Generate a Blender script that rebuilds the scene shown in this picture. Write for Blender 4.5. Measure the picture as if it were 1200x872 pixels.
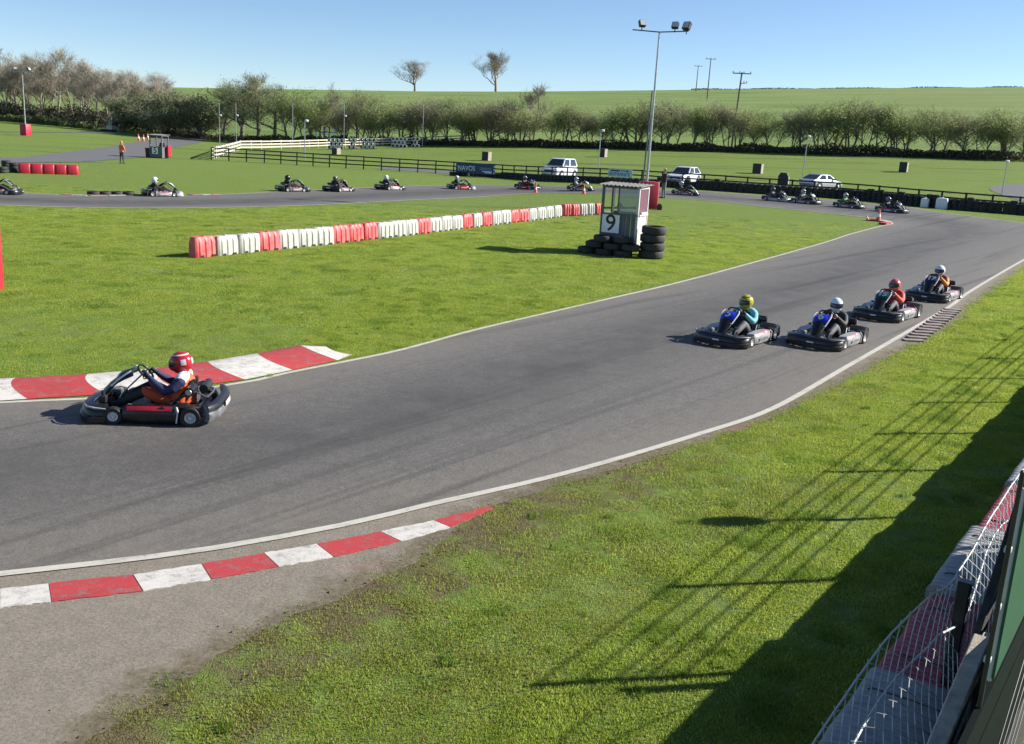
import bpy, bmesh, math, random
from mathutils import Vector, Matrix, noise
from mathutils.geometry import delaunay_2d_cdt
R = math.radians
for o in list(bpy.data.objects): bpy.data.objects.remove(o)
scene = bpy.context.scene
COL = scene.collection
random.seed(7)

# ------------------------------------------------------------------ camera, sky, sun, exposure
cam_d = bpy.data.cameras.new('camera'); cam = bpy.data.objects.new('camera', cam_d); COL.objects.link(cam)
cam_d.sensor_width = 36; cam_d.lens = 34.5; cam_d.clip_start = .05; cam_d.clip_end = 8000
PITCH, ROLL = 0.2378, 0.055
fw = Vector((0, math.cos(PITCH), -math.sin(PITCH))); r0 = Vector((1, 0, 0)); u0 = r0.cross(fw)
rt = math.cos(ROLL) * r0 + math.sin(ROLL) * u0; up = -math.sin(ROLL) * r0 + math.cos(ROLL) * u0
cam.matrix_world = Matrix(((rt.x, up.x, -fw.x, 0), (rt.y, up.y, -fw.y, 0), (rt.z, up.z, -fw.z, 4.1), (0, 0, 0, 1)))
scene.camera = cam
SUN_AZ, SUN_EL = R(78), R(29)
world = bpy.data.worlds.new('World'); scene.world = world; world.use_nodes = True
wn = world.node_tree.nodes; wl = world.node_tree.links; wn.clear()
sky = wn.new('ShaderNodeTexSky'); sky.sky_type = 'NISHITA'; sky.sun_disc = False
sky.sun_elevation = SUN_EL; sky.sun_rotation = SUN_AZ; sky.altitude = 50; sky.air_density = .70; sky.dust_density = .05; sky.ozone_density = 3.2
bg = wn.new('ShaderNodeBackground'); bg.inputs['Strength'].default_value = .074
wo = wn.new('ShaderNodeOutputWorld'); wl.new(sky.outputs[0], bg.inputs[0]); wl.new(bg.outputs[0], wo.inputs[0])
sun_d = bpy.data.lights.new('sun', 'SUN'); sun_d.energy = 4.9; sun_d.angle = R(.5); sun_d.color = (1, .95, .86)
sun = bpy.data.objects.new('sun', sun_d); COL.objects.link(sun)
sv = Vector((math.sin(SUN_AZ) * math.cos(SUN_EL), math.cos(SUN_AZ) * math.cos(SUN_EL), math.sin(SUN_EL)))
sun.rotation_euler = sv.to_track_quat('Z', 'Y').to_euler(); sun.location = sv * 60
vs = scene.view_settings; vs.view_transform = 'Standard'; vs.look = 'None'; vs.gamma = 1; vs.exposure = 1.0; vs.use_curve_mapping = False
scene.render.resolution_x, scene.render.resolution_y = 1024, 744

# ------------------------------------------------------------------ terrain and plan (metres; the camera stands over the origin and looks along +Y)
def lerp_tab(tab, x):
    if x <= tab[0][0]: return tab[0][1]
    for (a, p), (b, q) in zip(tab, tab[1:]):
        if x <= b: return p + (q - p) * (x - a) / (b - a)
    return tab[-1][1]
def sstep(a, b, x):
    t = min(1.0, max(0.0, (x - a) / (b - a))); return t * t * (3 - 2 * t)
HEDGE_D = [(-.9, 225), (-.5, 212), (-.3, 170), (0, 150), (.5, 140), (.9, 135)]
HEDGE_Z = [(-.9, 1.0), (-.5, .9), (-.42, .5), (-.3, .2), (.03, 2.4), (.17, 3.0), (.35, 3.7), (.5, 4.1), (.9, 5.0)]
CREST_Z = [(-.9, 10), (-.5, 13.5), (-.35, 15.9), (-.1, 20.0), (0, 22.2), (.2, 27.7), (.48, 35.0), (.9, 42)]
CREST_D = 450.0
def terrain(x, y):
    if y < 30: return 0.0
    u = x / y
    b = 0.5 * sstep(44, 66, y) * sstep(-4, 9, x)
    dh = lerp_tab(HEDGE_D, u); zh = lerp_tab(HEDGE_Z, u); zc = lerp_tab(CREST_Z, u)
    if y < dh:
        t = sstep(.62 * dh, dh, y) * .5 + .5 * max(0., (y - .62 * dh) / (.38 * dh))
        return b + (zh - b) * t
    if y < CREST_D:
        t = (y - dh) / (CREST_D - dh); t = 1 - (1 - t) ** 1.35
        return zh + (zc - zh) * t
    return zc - 0.0002 * (y - CREST_D) ** 2 if y < 700 else zc - 12.5 - .1 * (y - 700)
L = {'back_low': [(-38.32, 73.03), (-37.32, 76.12), (-35.68, 80.56), (-36.19, 87.68), (-37.08, 97.34), (-44.0, 126.36), (-53.48, 170.39)],
 'back_up': [(-42.43, 80.92), (-43.6, 91.77), (-49.96, 121.19), (-57.75, 154.62), (-62.03, 178.32), (-58.11, 179.33)],
 'banner': [(-6.19, 94.14), (-2.49, 92.83)],
 'barriers': [(-9.72, 29.09), (-6.8, 34.31), (-4.3, 39.16), (-1.27, 45.39), (-0.27, 47.32), (2.18, 51.77), (4.21, 53.42)],
 'blue_rack': (-33.51, 172.77, 1.71),
 'boxes': [(-23.77, 127.1, 0.39), (-4.45, 120.09, 0.83), (9.96, 126.86, 1.86), (25.42, 109.0, 1.34), (24.2, 92.98, 0.6), (43.94, 116.52, 2.22)],
 'cars': [(3.42, 94.56, 0.34), (14.9, 92.64, 0.54), (27.68, 93.09, 0.62)],
 'cones': [(0.96, 70.19, 0.16), (4.25, 68.53, 0.35), (20.62, 57.37, 0.33), (-56.89, 148.22, 0.18), (-55.94, 147.39, 0.17), (-57.82, 154.28, 0.22)],
 'crest': [(-49.29, 446.0, 19.77, 13.41), (-13.81, 446.0, 21.46, 17.48), (49.81, 446.0, 25.21, 1.79)],
 'edge_block': (-12.05, 22.07, 0.0),
 'edge_far_in': [(21.05, 56.23), (21.41, 57.65), (21.06, 58.65), (20.61, 59.09), (17.92, 61.1), (15.52, 62.66), (12.3, 65.7), (9.09, 66.11), (7.4, 67.27), (5.05, 69.07),
                 (1.69, 69.14), (-0.66, 67.55), (-3.32, 63.24), (-6.54, 58.09), (-10.01, 51.75), (-12.3, 48.49), (-15.83, 44.69), (-18.86, 42.77), (-22.07, 41.83)],
 'edge_far_out': [(-25.54, 48.49), (-23.18, 48.56), (-21.45, 48.61), (-19.99, 50.63), (-17.88, 52.48), (-16.41, 54.67), (-14.8, 58.36), (-10.61, 67.76), (-6.11, 76.02),
                  (-3.79, 79.09), (-0.83, 80.28), (2.56, 78.9), (5.6, 77.03), (9.77, 77.25), (14.1, 78.54), (18.77, 76.16), (23.97, 75.07), (26.35, 73.26),
                  (27.66, 72.08), (28.35, 66.63), (29.71, 63.6), (30.91, 61.16)],
 'edge_left': [(-7.23, 13.33), (-6.26, 13.72), (-5.36, 14.2), (-4.63, 14.77), (-4.12, 15.33), (-3.75, 15.93), (-2.39, 17.74), (-1.71, 18.88), (-0.66, 20.76),
               (2.1, 25.11), (5.04, 29.77), (9.5, 37.47), (15.61, 48.19), (17.56, 51.33), (19.64, 54.38), (21.05, 56.23)],
 'edge_right': [(21.75, 42.49), (14.72, 31.62), (12.27, 27.61), (8.59, 21.93), (6.55, 18.83), (4.29, 15.41), (2.85, 13.77), (1.17, 12.06), (0.21, 11.19), (-0.81, 10.37),
                (-1.7, 9.62), (-2.82, 8.88), (-3.72, 8.43), (-4.5, 8.09)],
 'entrance': [(7.19, 83.54), (9.11, 82.84)],
 'far_path': [(-80.66, 154.35), (-74.11, 178.18), (-69.47, 186.08)],
 'fence': [(-30.82, 98.79), (-25.03, 98.72), (-16.54, 96.33), (-7.98, 95.74), (-2.62, 94.47), (2.09, 88.52), (6.35, 84.8), (10.6, 84.05), (13.28, 82.76), (19.8, 80.44),
           (25.4, 79.67), (27.74, 77.21), (28.85, 75.24), (31.62, 72.1), (35.26, 69.97)],
 'fence_back': [(-30.82, 98.79), (-37.21, 131.72), (-28.1, 147.56), (-20.9, 156.5), (-15.03, 158.93)],
 'grass_right': [(20.19, 39.33), (16.79, 33.9), (12.76, 27.49), (11.79, 25.73), (10.33, 23.48), (9.19, 21.77), (7.48, 19.52), (5.09, 16.14), (3.44, 14.05), (2.18, 12.74),
                 (1.14, 11.68), (-0.08, 10.47), (-0.53, 9.53), (-0.85, 8.86), (-1.41, 8.03), (-1.94, 7.42), (-2.27, 6.67), (-2.48, 6.24), (-2.72, 5.74)],
 'hut5': (-35.14, 96.58, 0.0),
 'hut9': (3.82, 36.61, 0.0),
 'hut_far': (-77.78, 189.75, 0.46),
 'karts': [(-4.93, 13.22, 0.0), (4.82, 20.97, 0.0), (6.87, 21.25, 0.0), (9.63, 25.27, 0.0), (12.42, 29.15, 0.0), (-24.94, 47.27, 0.0), (-18.6, 51.32, 0.0),
           (-13.88, 60.24, 0.0), (-11.51, 62.55, 0.0), (-8.9, 67.14, 0.0), (-4.43, 72.2, 0.0), (0.46, 74.61, 0.14), (4.22, 72.2, 0.35), (11.67, 71.3, 0.5),
           (17.88, 70.0, 0.5), (19.64, 68.8, 0.5), (21.82, 66.4, 0.5), (23.91, 64.31, 0.49)],
 'left_kerb': [((-8.35, 14.36), (-7.66, 13.24)), ((-7.63, 14.66), (-6.97, 13.59)), ((-6.75, 15.11), (-6.03, 14.06)), ((-5.88, 15.76), (-5.18, 14.59)),
               ((-5.37, 16.36), (-4.31, 15.35)), ((-4.73, 17.15), (-3.72, 16.15)), ((-4.17, 17.96), (-3.12, 17.04)), ((-3.68, 18.25), (-2.94, 17.54))],
 'left_mast': (-71.96, 144.86, 0.11),
 'left_mast_h': 8.87,
 'left_tyres': [(-32.62, 62.39), (-32.61, 63.85), (-34.22, 66.03)],
 'mast_block': (7.31, 57.82, 0.33),
 'mast_h': 9.71,
 'near_kerb': [((-4.35, 7.81), (-4.18, 7.48)), ((-4.0, 7.97), (-3.82, 7.64)), ((-3.35, 8.23), (-3.14, 7.92)), ((-2.82, 8.53), (-2.63, 8.22)),
               ((-2.31, 8.84), (-2.1, 8.56)), ((-1.85, 9.12), (-1.63, 8.84)), ((-1.27, 9.52), (-1.03, 9.3)), ((-0.75, 9.9), (-0.56, 9.74)),
               ((-0.18, 10.41), (-0.12, 10.36))],
 'person_dark': (9.34, 65.89, 0.5),
 'person_orange': (-32.99, 82.11, 0.0),
 'pole2_h': 6.54,
 'posts': [(-47.54, 156.76, 0.17, 6.13), (-44.95, 156.8, 0.25, 6.19), (-35.15, 152.5, 0.56, 6.39), (-23.17, 106.06, 0.03, 4.34), (-27.8, 154.9, 0.93, 6.35),
           (-15.54, 153.4, 1.47, 6.16), (7.92, 105.99, 0.91, 4.12), (29.55, 106.27, 1.27, 4.32), (46.16, 96.48, 0.96, 3.21)],
 'red_row': [(-32.03, 63.25), (-28.92, 64.81)],
 'seam': [(-4.56, 11.16), (-4.14, 11.41), (-3.24, 12.01), (-1.84, 12.98)],
 'sleepers': [((9.19, 21.77), (9.24, 21.33)), ((11.85, 26.52), (12.76, 27.49))],
 'spur': [(47.1, 88.56), (47.61, 94.24), (49.22, 101.06), (53.41, 105.24), (58.77, 106.92)],
 'trees': {'bare': [(-116.9, 219.09, 1.33, 13.93), (-113.1, 218.57, 1.33, 14.44), (-106.16, 216.14, 1.29, 13.96), (-102.93, 214.0, 1.24, 12.3),
                    (-97.65, 210.45, 1.16, 14.93), (-92.75, 207.06, 1.08, 12.18), (-109.71, 218.1, 1.33, 12.49), (-89.2, 204.57, 1.03, 10.61),
                    (-86.21, 202.43, 0.98, 10.37), (-82.53, 199.76, 0.94, 10.13), (-78.92, 197.09, 0.91, 10.83), (-32.92, 168.99, 1.39, 9.32),
                    (1.35, 155.83, 2.8, 9.08)],
           'big': [(-51.78, 172.96, 0.44, 9.47), (-48.35, 171.77, 0.56, 10.72), (-45.13, 170.63, 0.68, 11.12), (-42.11, 169.56, 0.79, 9.33)],
           'dark': [(-75.7, 191.86, 0.59, 6.51), (-70.64, 187.93, 0.54, 7.75), (-64.85, 183.29, 0.49, 7.91), (-59.68, 179.01, 0.44, 7.18), (-55.51, 175.44, 0.4, 7.88)],
           'hedge': [(-39.27, 168.53, 0.89, 7.97), (-36.47, 167.51, 0.99, 7.16), (-34.31, 166.72, 1.07, 7.44), (-29.76, 165.02, 1.25, 7.44), (-27.07, 164.0, 1.35, 7.97),
                     (-24.55, 163.04, 1.45, 7.44), (-22.21, 162.13, 1.54, 8.23), (-19.47, 161.06, 1.65, 7.44), (-16.9, 160.04, 1.75, 7.69), (-14.79, 159.19, 1.84, 8.07),
                     (-12.14, 158.12, 1.95, 7.16), (-9.94, 157.21, 2.04, 6.77), (-7.76, 156.31, 2.13, 6.39), (-5.47, 155.35, 2.23, 6.63), (-3.22, 154.39, 2.33, 7.37),
                     (-0.99, 153.43, 2.43, 7.11), (3.92, 152.49, 2.65, 6.87), (5.85, 152.23, 2.72, 6.4), (7.9, 151.96, 2.78, 6.56), (10.06, 151.67, 2.84, 5.49),
                     (11.97, 151.42, 2.9, 5.28), (13.99, 151.15, 2.96, 5.94), (16.26, 150.84, 3.03, 6.47), (18.15, 150.59, 3.09, 5.65), (20.02, 150.34, 3.15, 6.9),
                     (22.26, 150.03, 3.22, 6.21), (24.5, 149.73, 3.29, 6.25), (26.23, 149.49, 3.34, 6.89), (28.2, 149.22, 3.4, 7.65), (29.91, 148.98, 3.45, 7.09),
                     (31.63, 148.75, 3.5, 6.4), (34.55, 148.34, 3.58, 5.74), (36.49, 148.07, 3.64, 5.78), (38.78, 147.75, 3.7, 5.83), (40.82, 147.46, 3.76, 6.7),
                     (42.73, 147.19, 3.82, 6.15), (44.75, 146.91, 3.88, 7.02), (46.77, 146.62, 3.94, 6.82), (48.89, 146.32, 4.0, 6.98), (51.24, 145.98, 4.07, 6.44),
                     (53.35, 145.68, 4.12, 7.2), (55.44, 145.37, 4.16, 7.14), (57.65, 145.05, 4.21, 7.44), (59.61, 144.76, 4.25, 7.26), (61.68, 144.46, 4.29, 6.14),
                     (64.88, 143.99, 4.36, 6.0), (67.94, 143.53, 4.43, 6.9), (69.63, 143.28, 4.47, 6.83), (71.54, 143.0, 4.51, 7.12)]},
 'tyre_bundles': [(-26.26, 140.4, 0.64), (-24.2, 141.62, 0.76), (-22.18, 142.97, 0.88), (-18.34, 147.69, 1.2), (-16.05, 148.58, 1.33)],
 'tyre_row': [(-21.41, 49.12), (-20.98, 49.45), (-20.54, 49.84), (-20.08, 50.19)],
 'utility': [(31.53, 153.78, 4.0, 10.85), (49.28, 279.74, 16.04, 10.81), (58.27, 354.04, 21.7, 8.6)],
 'white_blocks': [(30.44, 76.49, 0.5), (30.16, 73.99, 0.5)]}

# ------------------------------------------------------------------ helpers
def tag(o, label=None, cat=None, group=None, kind=None):
    if label: o['label'] = label
    if cat: o['category'] = cat
    if group: o['group'] = group
    if kind: o['kind'] = kind
    return o
def empty(name, loc=(0, 0, 0), rz=0, link=True):
    o = bpy.data.objects.new(name, None); o.location = loc; o.rotation_euler = (0, 0, rz); o.empty_display_size = .2
    if link: COL.objects.link(o)
    return o
class MB:
    def __init__(s): s.v = []; s.f = []; s.m = []
    def add(s, vs, fs, mi=0):
        b = len(s.v); s.v += [tuple(p) for p in vs]
        s.f += [tuple(i + b for i in f) for f in fs]; s.m += [mi] * len(fs); return s
    def box(s, c, d, rot=None, mi=0, taper=1.0, bev=0.0):
        x, y, z = d[0] / 2, d[1] / 2, d[2] / 2
        if bev <= 0:
            vs = [(-x, -y, -z), (x, -y, -z), (x, y, -z), (-x, y, -z), (-x * taper, -y * taper, z), (x * taper, -y * taper, z), (x * taper, y * taper, z), (-x * taper, y * taper, z)]
            fs = [(3, 2, 1, 0), (4, 5, 6, 7), (0, 1, 5, 4), (1, 2, 6, 5), (2, 3, 7, 6), (3, 0, 4, 7)]
        else:
            b = min(bev, x * .9, y * .9, z * .9)
            def ring(ix, iy, zz, t=1.0): return [(sx * ix * t if k % 2 == 0 else sx * (ix) * t, sy * iy * t, zz) for k, (sx, sy) in enumerate(())]
            def oct_(ax, ay, zz):
                return [(-ax + b, -ay, zz), (ax - b, -ay, zz), (ax, -ay + b, zz), (ax, ay - b, zz), (ax - b, ay, zz), (-ax + b, ay, zz), (-ax, ay - b, zz), (-ax, -ay + b, zz)]
            def octs(ax, ay, zz): return [(px_ * (ax - b) / ax if ax else 0, py_ * (ay - b) / ay, zz) for px_, py_, _ in oct_(ax, ay, zz)]
            rings = [octs(x, y, -z), oct_(x, y, -z + b), oct_(x * taper, y * taper, z - b), octs(x * taper, y * taper, z)]
            vs = [p for r in rings for p in r]; fs = [tuple(range(7, -1, -1)), tuple(range(24, 32))]
            for r in range(3):
                for k in range(8): a, c2 = r * 8 + k, r * 8 + (k + 1) % 8; fs.append((a, c2, c2 + 8, a + 8))
        M = rot if rot is not None else Matrix.Identity(3)
        return s.add([M @ Vector(p) + Vector(c) for p in vs], fs, mi)
    def tube(s, path, r, n=6, mi=0, cap=True, closed=False):
        P = [Vector(p) for p in path]; m = len(P)
        rs = r if isinstance(r, (list, tuple)) else [r] * m
        vs, fs = [], []; ref = None
        for i, p in enumerate(P):
            if closed: d = P[(i + 1) % m] - P[i - 1]
            else: d = P[min(i + 1, m - 1)] - P[max(i - 1, 0)]
            d = d.normalized() if d.length > 1e-9 else Vector((0, 0, 1))
            if ref is None: ref = Vector((0, 0, 1)) if abs(d.z) < .9 else Vector((1, 0, 0))
            a = ref - d * ref.dot(d)
            if a.length < 1e-6: a = d.orthogonal()
            a.normalize(); b = d.cross(a); ref = a
            for k in range(n):
                an = 2 * math.pi * k / n; vs.append(p + (a * math.cos(an) + b * math.sin(an)) * rs[i])
        for i in range(m if closed else m - 1):
            for k in range(n):
                j = (i + 1) % m
                fs.append((i * n + k, i * n + (k + 1) % n, j * n + (k + 1) % n, j * n + k))
        if cap and not closed: fs.append(tuple(range(n - 1, -1, -1))); fs.append(tuple(range((m - 1) * n, m * n)))
        return s.add(vs, fs, mi)
    def lathe(s, prof, n=16, M=None, mi=0, closed=False):
        vs, fs = [], []; m = len(prof)
        M = M or Matrix.Identity(4)
        for k in range(n):
            a = 2 * math.pi * k / n
            for r, z in prof: vs.append(M @ Vector((r * math.cos(a), r * math.sin(a), z)))
        for k in range(n):
            k2 = (k + 1) % n
            for i in range(m if closed else m - 1):
                j = (i + 1) % m; fs.append((k * m + i, k2 * m + i, k2 * m + j, k * m + j))
        return s.add(vs, fs, mi)
    def prism(s, poly, M, h, mi=0):   # polygon in xy extruded along z by h then moved with M
        n = len(poly); vs = [M @ Vector((x, y, 0)) for x, y in poly] + [M @ Vector((x, y, h)) for x, y in poly]
        fs = [tuple(range(n - 1, -1, -1)), tuple(range(n, 2 * n))] + [(i, (i + 1) % n, n + (i + 1) % n, n + i) for i in range(n)]
        return s.add(vs, fs, mi)
    def loft(s, rings, mi=0, cap=True, closed=True):
        n = len(rings[0]); vs = [p for r in rings for p in r]; fs = []
        for i in range(len(rings) - 1):
            for k in range(n if closed else n - 1):
                k2 = (k + 1) % n; fs.append((i * n + k, i * n + k2, (i + 1) * n + k2, (i + 1) * n + k))
        if cap and closed: fs.append(tuple(range(n - 1, -1, -1))); fs.append(tuple(range((len(rings) - 1) * n, len(rings) * n)))
        return s.add(vs, fs, mi)
    def mesh(s, name, mats, smooth=False, fix=True):
        me = bpy.data.meshes.new(name); me.from_pydata(s.v, [], s.f)
        for m_ in (mats if isinstance(mats, (list, tuple)) else [mats]): me.materials.append(m_)
        if len(set(s.m)) > 1: me.polygons.foreach_set('material_index', s.m)
        if fix:
            bm = bmesh.new(); bm.from_mesh(me); bmesh.ops.recalc_face_normals(bm, faces=bm.faces); bm.to_mesh(me); bm.free()
        if smooth:
            me.polygons.foreach_set('use_smooth', [True] * len(me.polygons))
            try: me.set_sharp_from_angle(angle=R(smooth if smooth is not True else 40))
            except Exception: pass
        me.update(); return me
    def build(s, name, mats, parent=None, smooth=False, link=True, fix=True, loc=None):
        return obj(name, s.mesh(name, mats, smooth, fix), parent, link, loc)
def obj(name, me, parent=None, link=True, loc=None, rot=None):
    o = bpy.data.objects.new(name, me)
    if parent is not None: o.parent = parent
    if loc is not None: o.location = loc
    if rot is not None: o.rotation_euler = rot
    if link: COL.objects.link(o)
    return o
def copy_tree(o, parent=None):
    c = o.copy(); COL.objects.link(c); c.parent = parent
    for ch in KIDS(o): copy_tree(ch, c)
    return c
_kids = {}
def KIDS(o):
    return [x for x in bpy.data.objects if x.parent == o] if o not in _kids else _kids[o]
def reg(o, kids): _kids[o] = kids; return o
def setmat(o, m, slot=0):
    o.material_slots[slot].link = 'OBJECT'; o.material_slots[slot].material = m
def frame(p, q, upv=(0, 0, 1)):   # 3x3 whose x axis runs from p to q
    x = (Vector(q) - Vector(p)).normalized(); y = Vector(upv).cross(x)
    if y.length < 1e-6: y = Vector((0, 1, 0))
    y.normalize(); z = x.cross(y)
    return Matrix((x, y, z)).transposed()
def beam(mb, p, q, w, h, mi=0, bev=0):
    p, q = Vector(p), Vector(q); mb.box((p + q) / 2, ((q - p).length, w, h), frame(p, q), mi, bev=bev)

def mat(name, col, rough=.6, metal=0.0, var=.12, scale=6.0, bump=0.0, bscale=40.0, spec=.5, col2=None, trans=0.0, alpha=1.0, coat=0.0, detail=4):
    m = bpy.data.materials.new(name); m.use_nodes = True; nt = m.node_tree; N = nt.nodes; K = nt.links
    b = N['Principled BSDF']; b.inputs['Roughness'].default_value = rough; b.inputs['Metallic'].default_value = metal
    b.inputs['Specular IOR Level'].default_value = spec
    if trans: b.inputs['Transmission Weight'].default_value = trans
    if alpha < 1: b.inputs['Alpha'].default_value = alpha
    if coat: b.inputs['Coat Weight'].default_value = coat; b.inputs['Coat Roughness'].default_value = .08
    tc = N.new('ShaderNodeTexCoord')
    if var > 0 or col2:
        nz = N.new('ShaderNodeTexNoise'); nz.inputs['Scale'].default_value = scale; nz.inputs['Detail'].default_value = detail
        K.new(tc.outputs['Object'], nz.inputs['Vector'])
        rp = N.new('ShaderNodeValToRGB'); rp.color_ramp.elements[0].position = .3; rp.color_ramp.elements[1].position = .7
        c1 = col; c2 = col2 if col2 else tuple(min(1, c * (1 + var)) for c in col)
        if not col2: c1 = tuple(c * (1 - var) for c in col)
        rp.color_ramp.elements[0].color = (*c1, 1); rp.color_ramp.elements[1].color = (*c2, 1)
        K.new(nz.outputs['Fac'], rp.inputs['Fac']); K.new(rp.outputs['Color'], b.inputs['Base Color'])
        mr = N.new('ShaderNodeMapRange'); mr.inputs['To Min'].default_value = max(0, rough - .08); mr.inputs['To Max'].default_value = min(1, rough + .1)
        K.new(nz.outputs['Fac'], mr.inputs['Value']); K.new(mr.outputs[0], b.inputs['Roughness'])
    else: b.inputs['Base Color'].default_value = (*col, 1)
    if bump:
        n2 = N.new('ShaderNodeTexNoise'); n2.inputs['Scale'].default_value = bscale; n2.inputs['Detail'].default_value = 5
        K.new(tc.outputs['Object'], n2.inputs['Vector'])
        bp = N.new('ShaderNodeBump'); bp.inputs['Strength'].default_value = bump; bp.inputs['Distance'].default_value = .02
        K.new(n2.outputs['Fac'], bp.inputs['Height']); K.new(bp.outputs[0], b.inputs['Normal'])
    return m
class NT:   # tiny node graph helper for the larger ground materials
    def __init__(s, name):
        s.m = bpy.data.materials.new(name); s.m.use_nodes = True; s.N = s.m.node_tree.nodes; s.K = s.m.node_tree.links
        s.b = s.N['Principled BSDF']; s.geo = s.N.new('ShaderNodeNewGeometry')
    def pos(s, sc=(1, 1, 1), rz=0):
        mr = s.N.new('ShaderNodeMapping'); mr.inputs['Rotation'].default_value = (0, 0, rz); s.K.new(s.geo.outputs['Position'], mr.inputs['Vector'])
        mp = s.N.new('ShaderNodeMapping'); mp.inputs['Scale'].default_value = sc; s.K.new(mr.outputs[0], mp.inputs['Vector']); return mp.outputs[0]
    def noise(s, scale, detail=4, rough=.55, vec=None, dist=0):
        n = s.N.new('ShaderNodeTexNoise'); n.inputs['Scale'].default_value = scale; n.inputs['Detail'].default_value = detail
        n.inputs['Roughness'].default_value = rough; n.inputs['Distortion'].default_value = dist
        s.K.new(vec if vec is not None else s.geo.outputs['Position'], n.inputs['Vector']); return n.outputs['Fac']
    def ramp(s, fac, stops):
        r = s.N.new('ShaderNodeValToRGB'); e = r.color_ramp.elements
        while len(e) < len(stops): e.new(.5)
        for k, (p, c) in enumerate(stops): e[k].position = p; e[k].color = (*c, 1) if len(c) == 3 else c
        s.K.new(fac, r.inputs['Fac']); return r.outputs['Color']
    def vr(s, fac, a, b, lo=0.0, hi=1.0):
        n = s.N.new('ShaderNodeMapRange'); n.inputs['From Min'].default_value = a; n.inputs['From Max'].default_value = b
        n.inputs['To Min'].default_value = lo; n.inputs['To Max'].default_value = hi; s.K.new(fac, n.inputs['Value']); return n.outputs[0]
    def mix(s, fac, a, b, mode='MIX'):
        n = s.N.new('ShaderNodeMixRGB'); n.blend_type = mode
        for k, v in ((0, fac), (1, a), (2, b)):
            if isinstance(v, (int, float)): n.inputs[k].default_value = v
            elif isinstance(v, tuple): n.inputs[k].default_value = (*v, 1)
            else: s.K.new(v, n.inputs[k])
        return n.outputs[0]
    def math(s, op, a, b):
        n = s.N.new('ShaderNodeMath'); n.operation = op
        for k, v in ((0, a), (1, b)):
            if isinstance(v, (int, float)): n.inputs[k].default_value = v
            else: s.K.new(v, n.inputs[k])
        return n.outputs[0]
    def attr(s, name):
        a = s.N.new('ShaderNodeAttribute'); a.attribute_name = name; return a.outputs['Fac']
    def bump(s, h, st, dist=.02):
        n = s.N.new('ShaderNodeBump'); n.inputs['Strength'].default_value = st; n.inputs['Distance'].default_value = dist
        s.K.new(h, n.inputs['Height']); s.K.new(n.outputs[0], s.b.inputs['Normal'])
    def out(s, col, rough=.8, spec=.3):
        s.K.new(col, s.b.inputs['Base Color'])
        if isinstance(rough, (int, float)): s.b.inputs['Roughness'].default_value = rough
        else: s.K.new(rough, s.b.inputs['Roughness'])
        s.b.inputs['Specular IOR Level'].default_value = spec; return s.m

# ------------------------------------------------------------------ materials
def m_grass():
    t = NT('grass_ground')
    a = t.noise(.35, 5); b = t.noise(9, 5, .65); c = t.noise(60, 3, .6); st = t.noise(1.0, 4, .6, t.pos((.06, .55, 1), R(8)))
    lawn = t.ramp(b, [(.25, (.085, .145, .020)), (.5, (.160, .245, .038)), (.75, (.230, .310, .062))])
    lawn = t.mix(t.vr(a, .35, .7), lawn, t.mix(.55, lawn, (.20, .255, .070)))
    lawn = t.mix(t.vr(st, .42, .66, 0, .5), lawn, (.185, .225, .075))
    lawn = t.mix(t.vr(c, .3, .75, .0, .35), lawn, (.085, .12, .022))
    rut = t.noise(1.0, 3, .5, t.pos((.014, .42, 1), R(-5)))
    lawn = t.mix(t.math('MULTIPLY', t.vr(rut, .585, .61, 0, .55), t.attr('far')), lawn, (.075, .085, .03))
    cl = t.noise(1.7, 5, .7)
    lawn = t.mix(t.vr(cl, .56, .74, 0, .3), lawn, (.06, .11, .018))
    fld = t.noise(.05, 4, .6); row = t.noise(1.0, 2, .5, t.pos((.004, .09, .4), R(-3)))
    crop = t.ramp(fld, [(.3, (.165, .24, .068)), (.7, (.215, .285, .088))])
    crop = t.mix(t.vr(row, .45, .62, 0, .6), crop, (.10, .165, .045))
    pt = t.noise(.012, 3, .5)
    crop = t.mix(t.vr(pt, .45, .6, 0, .5), crop, (.20, .235, .085))
    col = t.mix(t.attr('field'), lawn, crop)
    soil = t.ramp(t.noise(25, 4, .7), [(.3, (.07, .055, .026)), (.7, (.20, .165, .085))])
    wn_ = t.math('ADD', t.attr('wear'), t.vr(t.noise(2.2, 6, .7), .3, .7, -.45, .35))
    col = t.mix(t.vr(wn_, .35, .75), col, soil)
    t.bump(t.math('ADD', b, c), .8, .05)
    return t.out(col, .9, .15)
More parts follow.
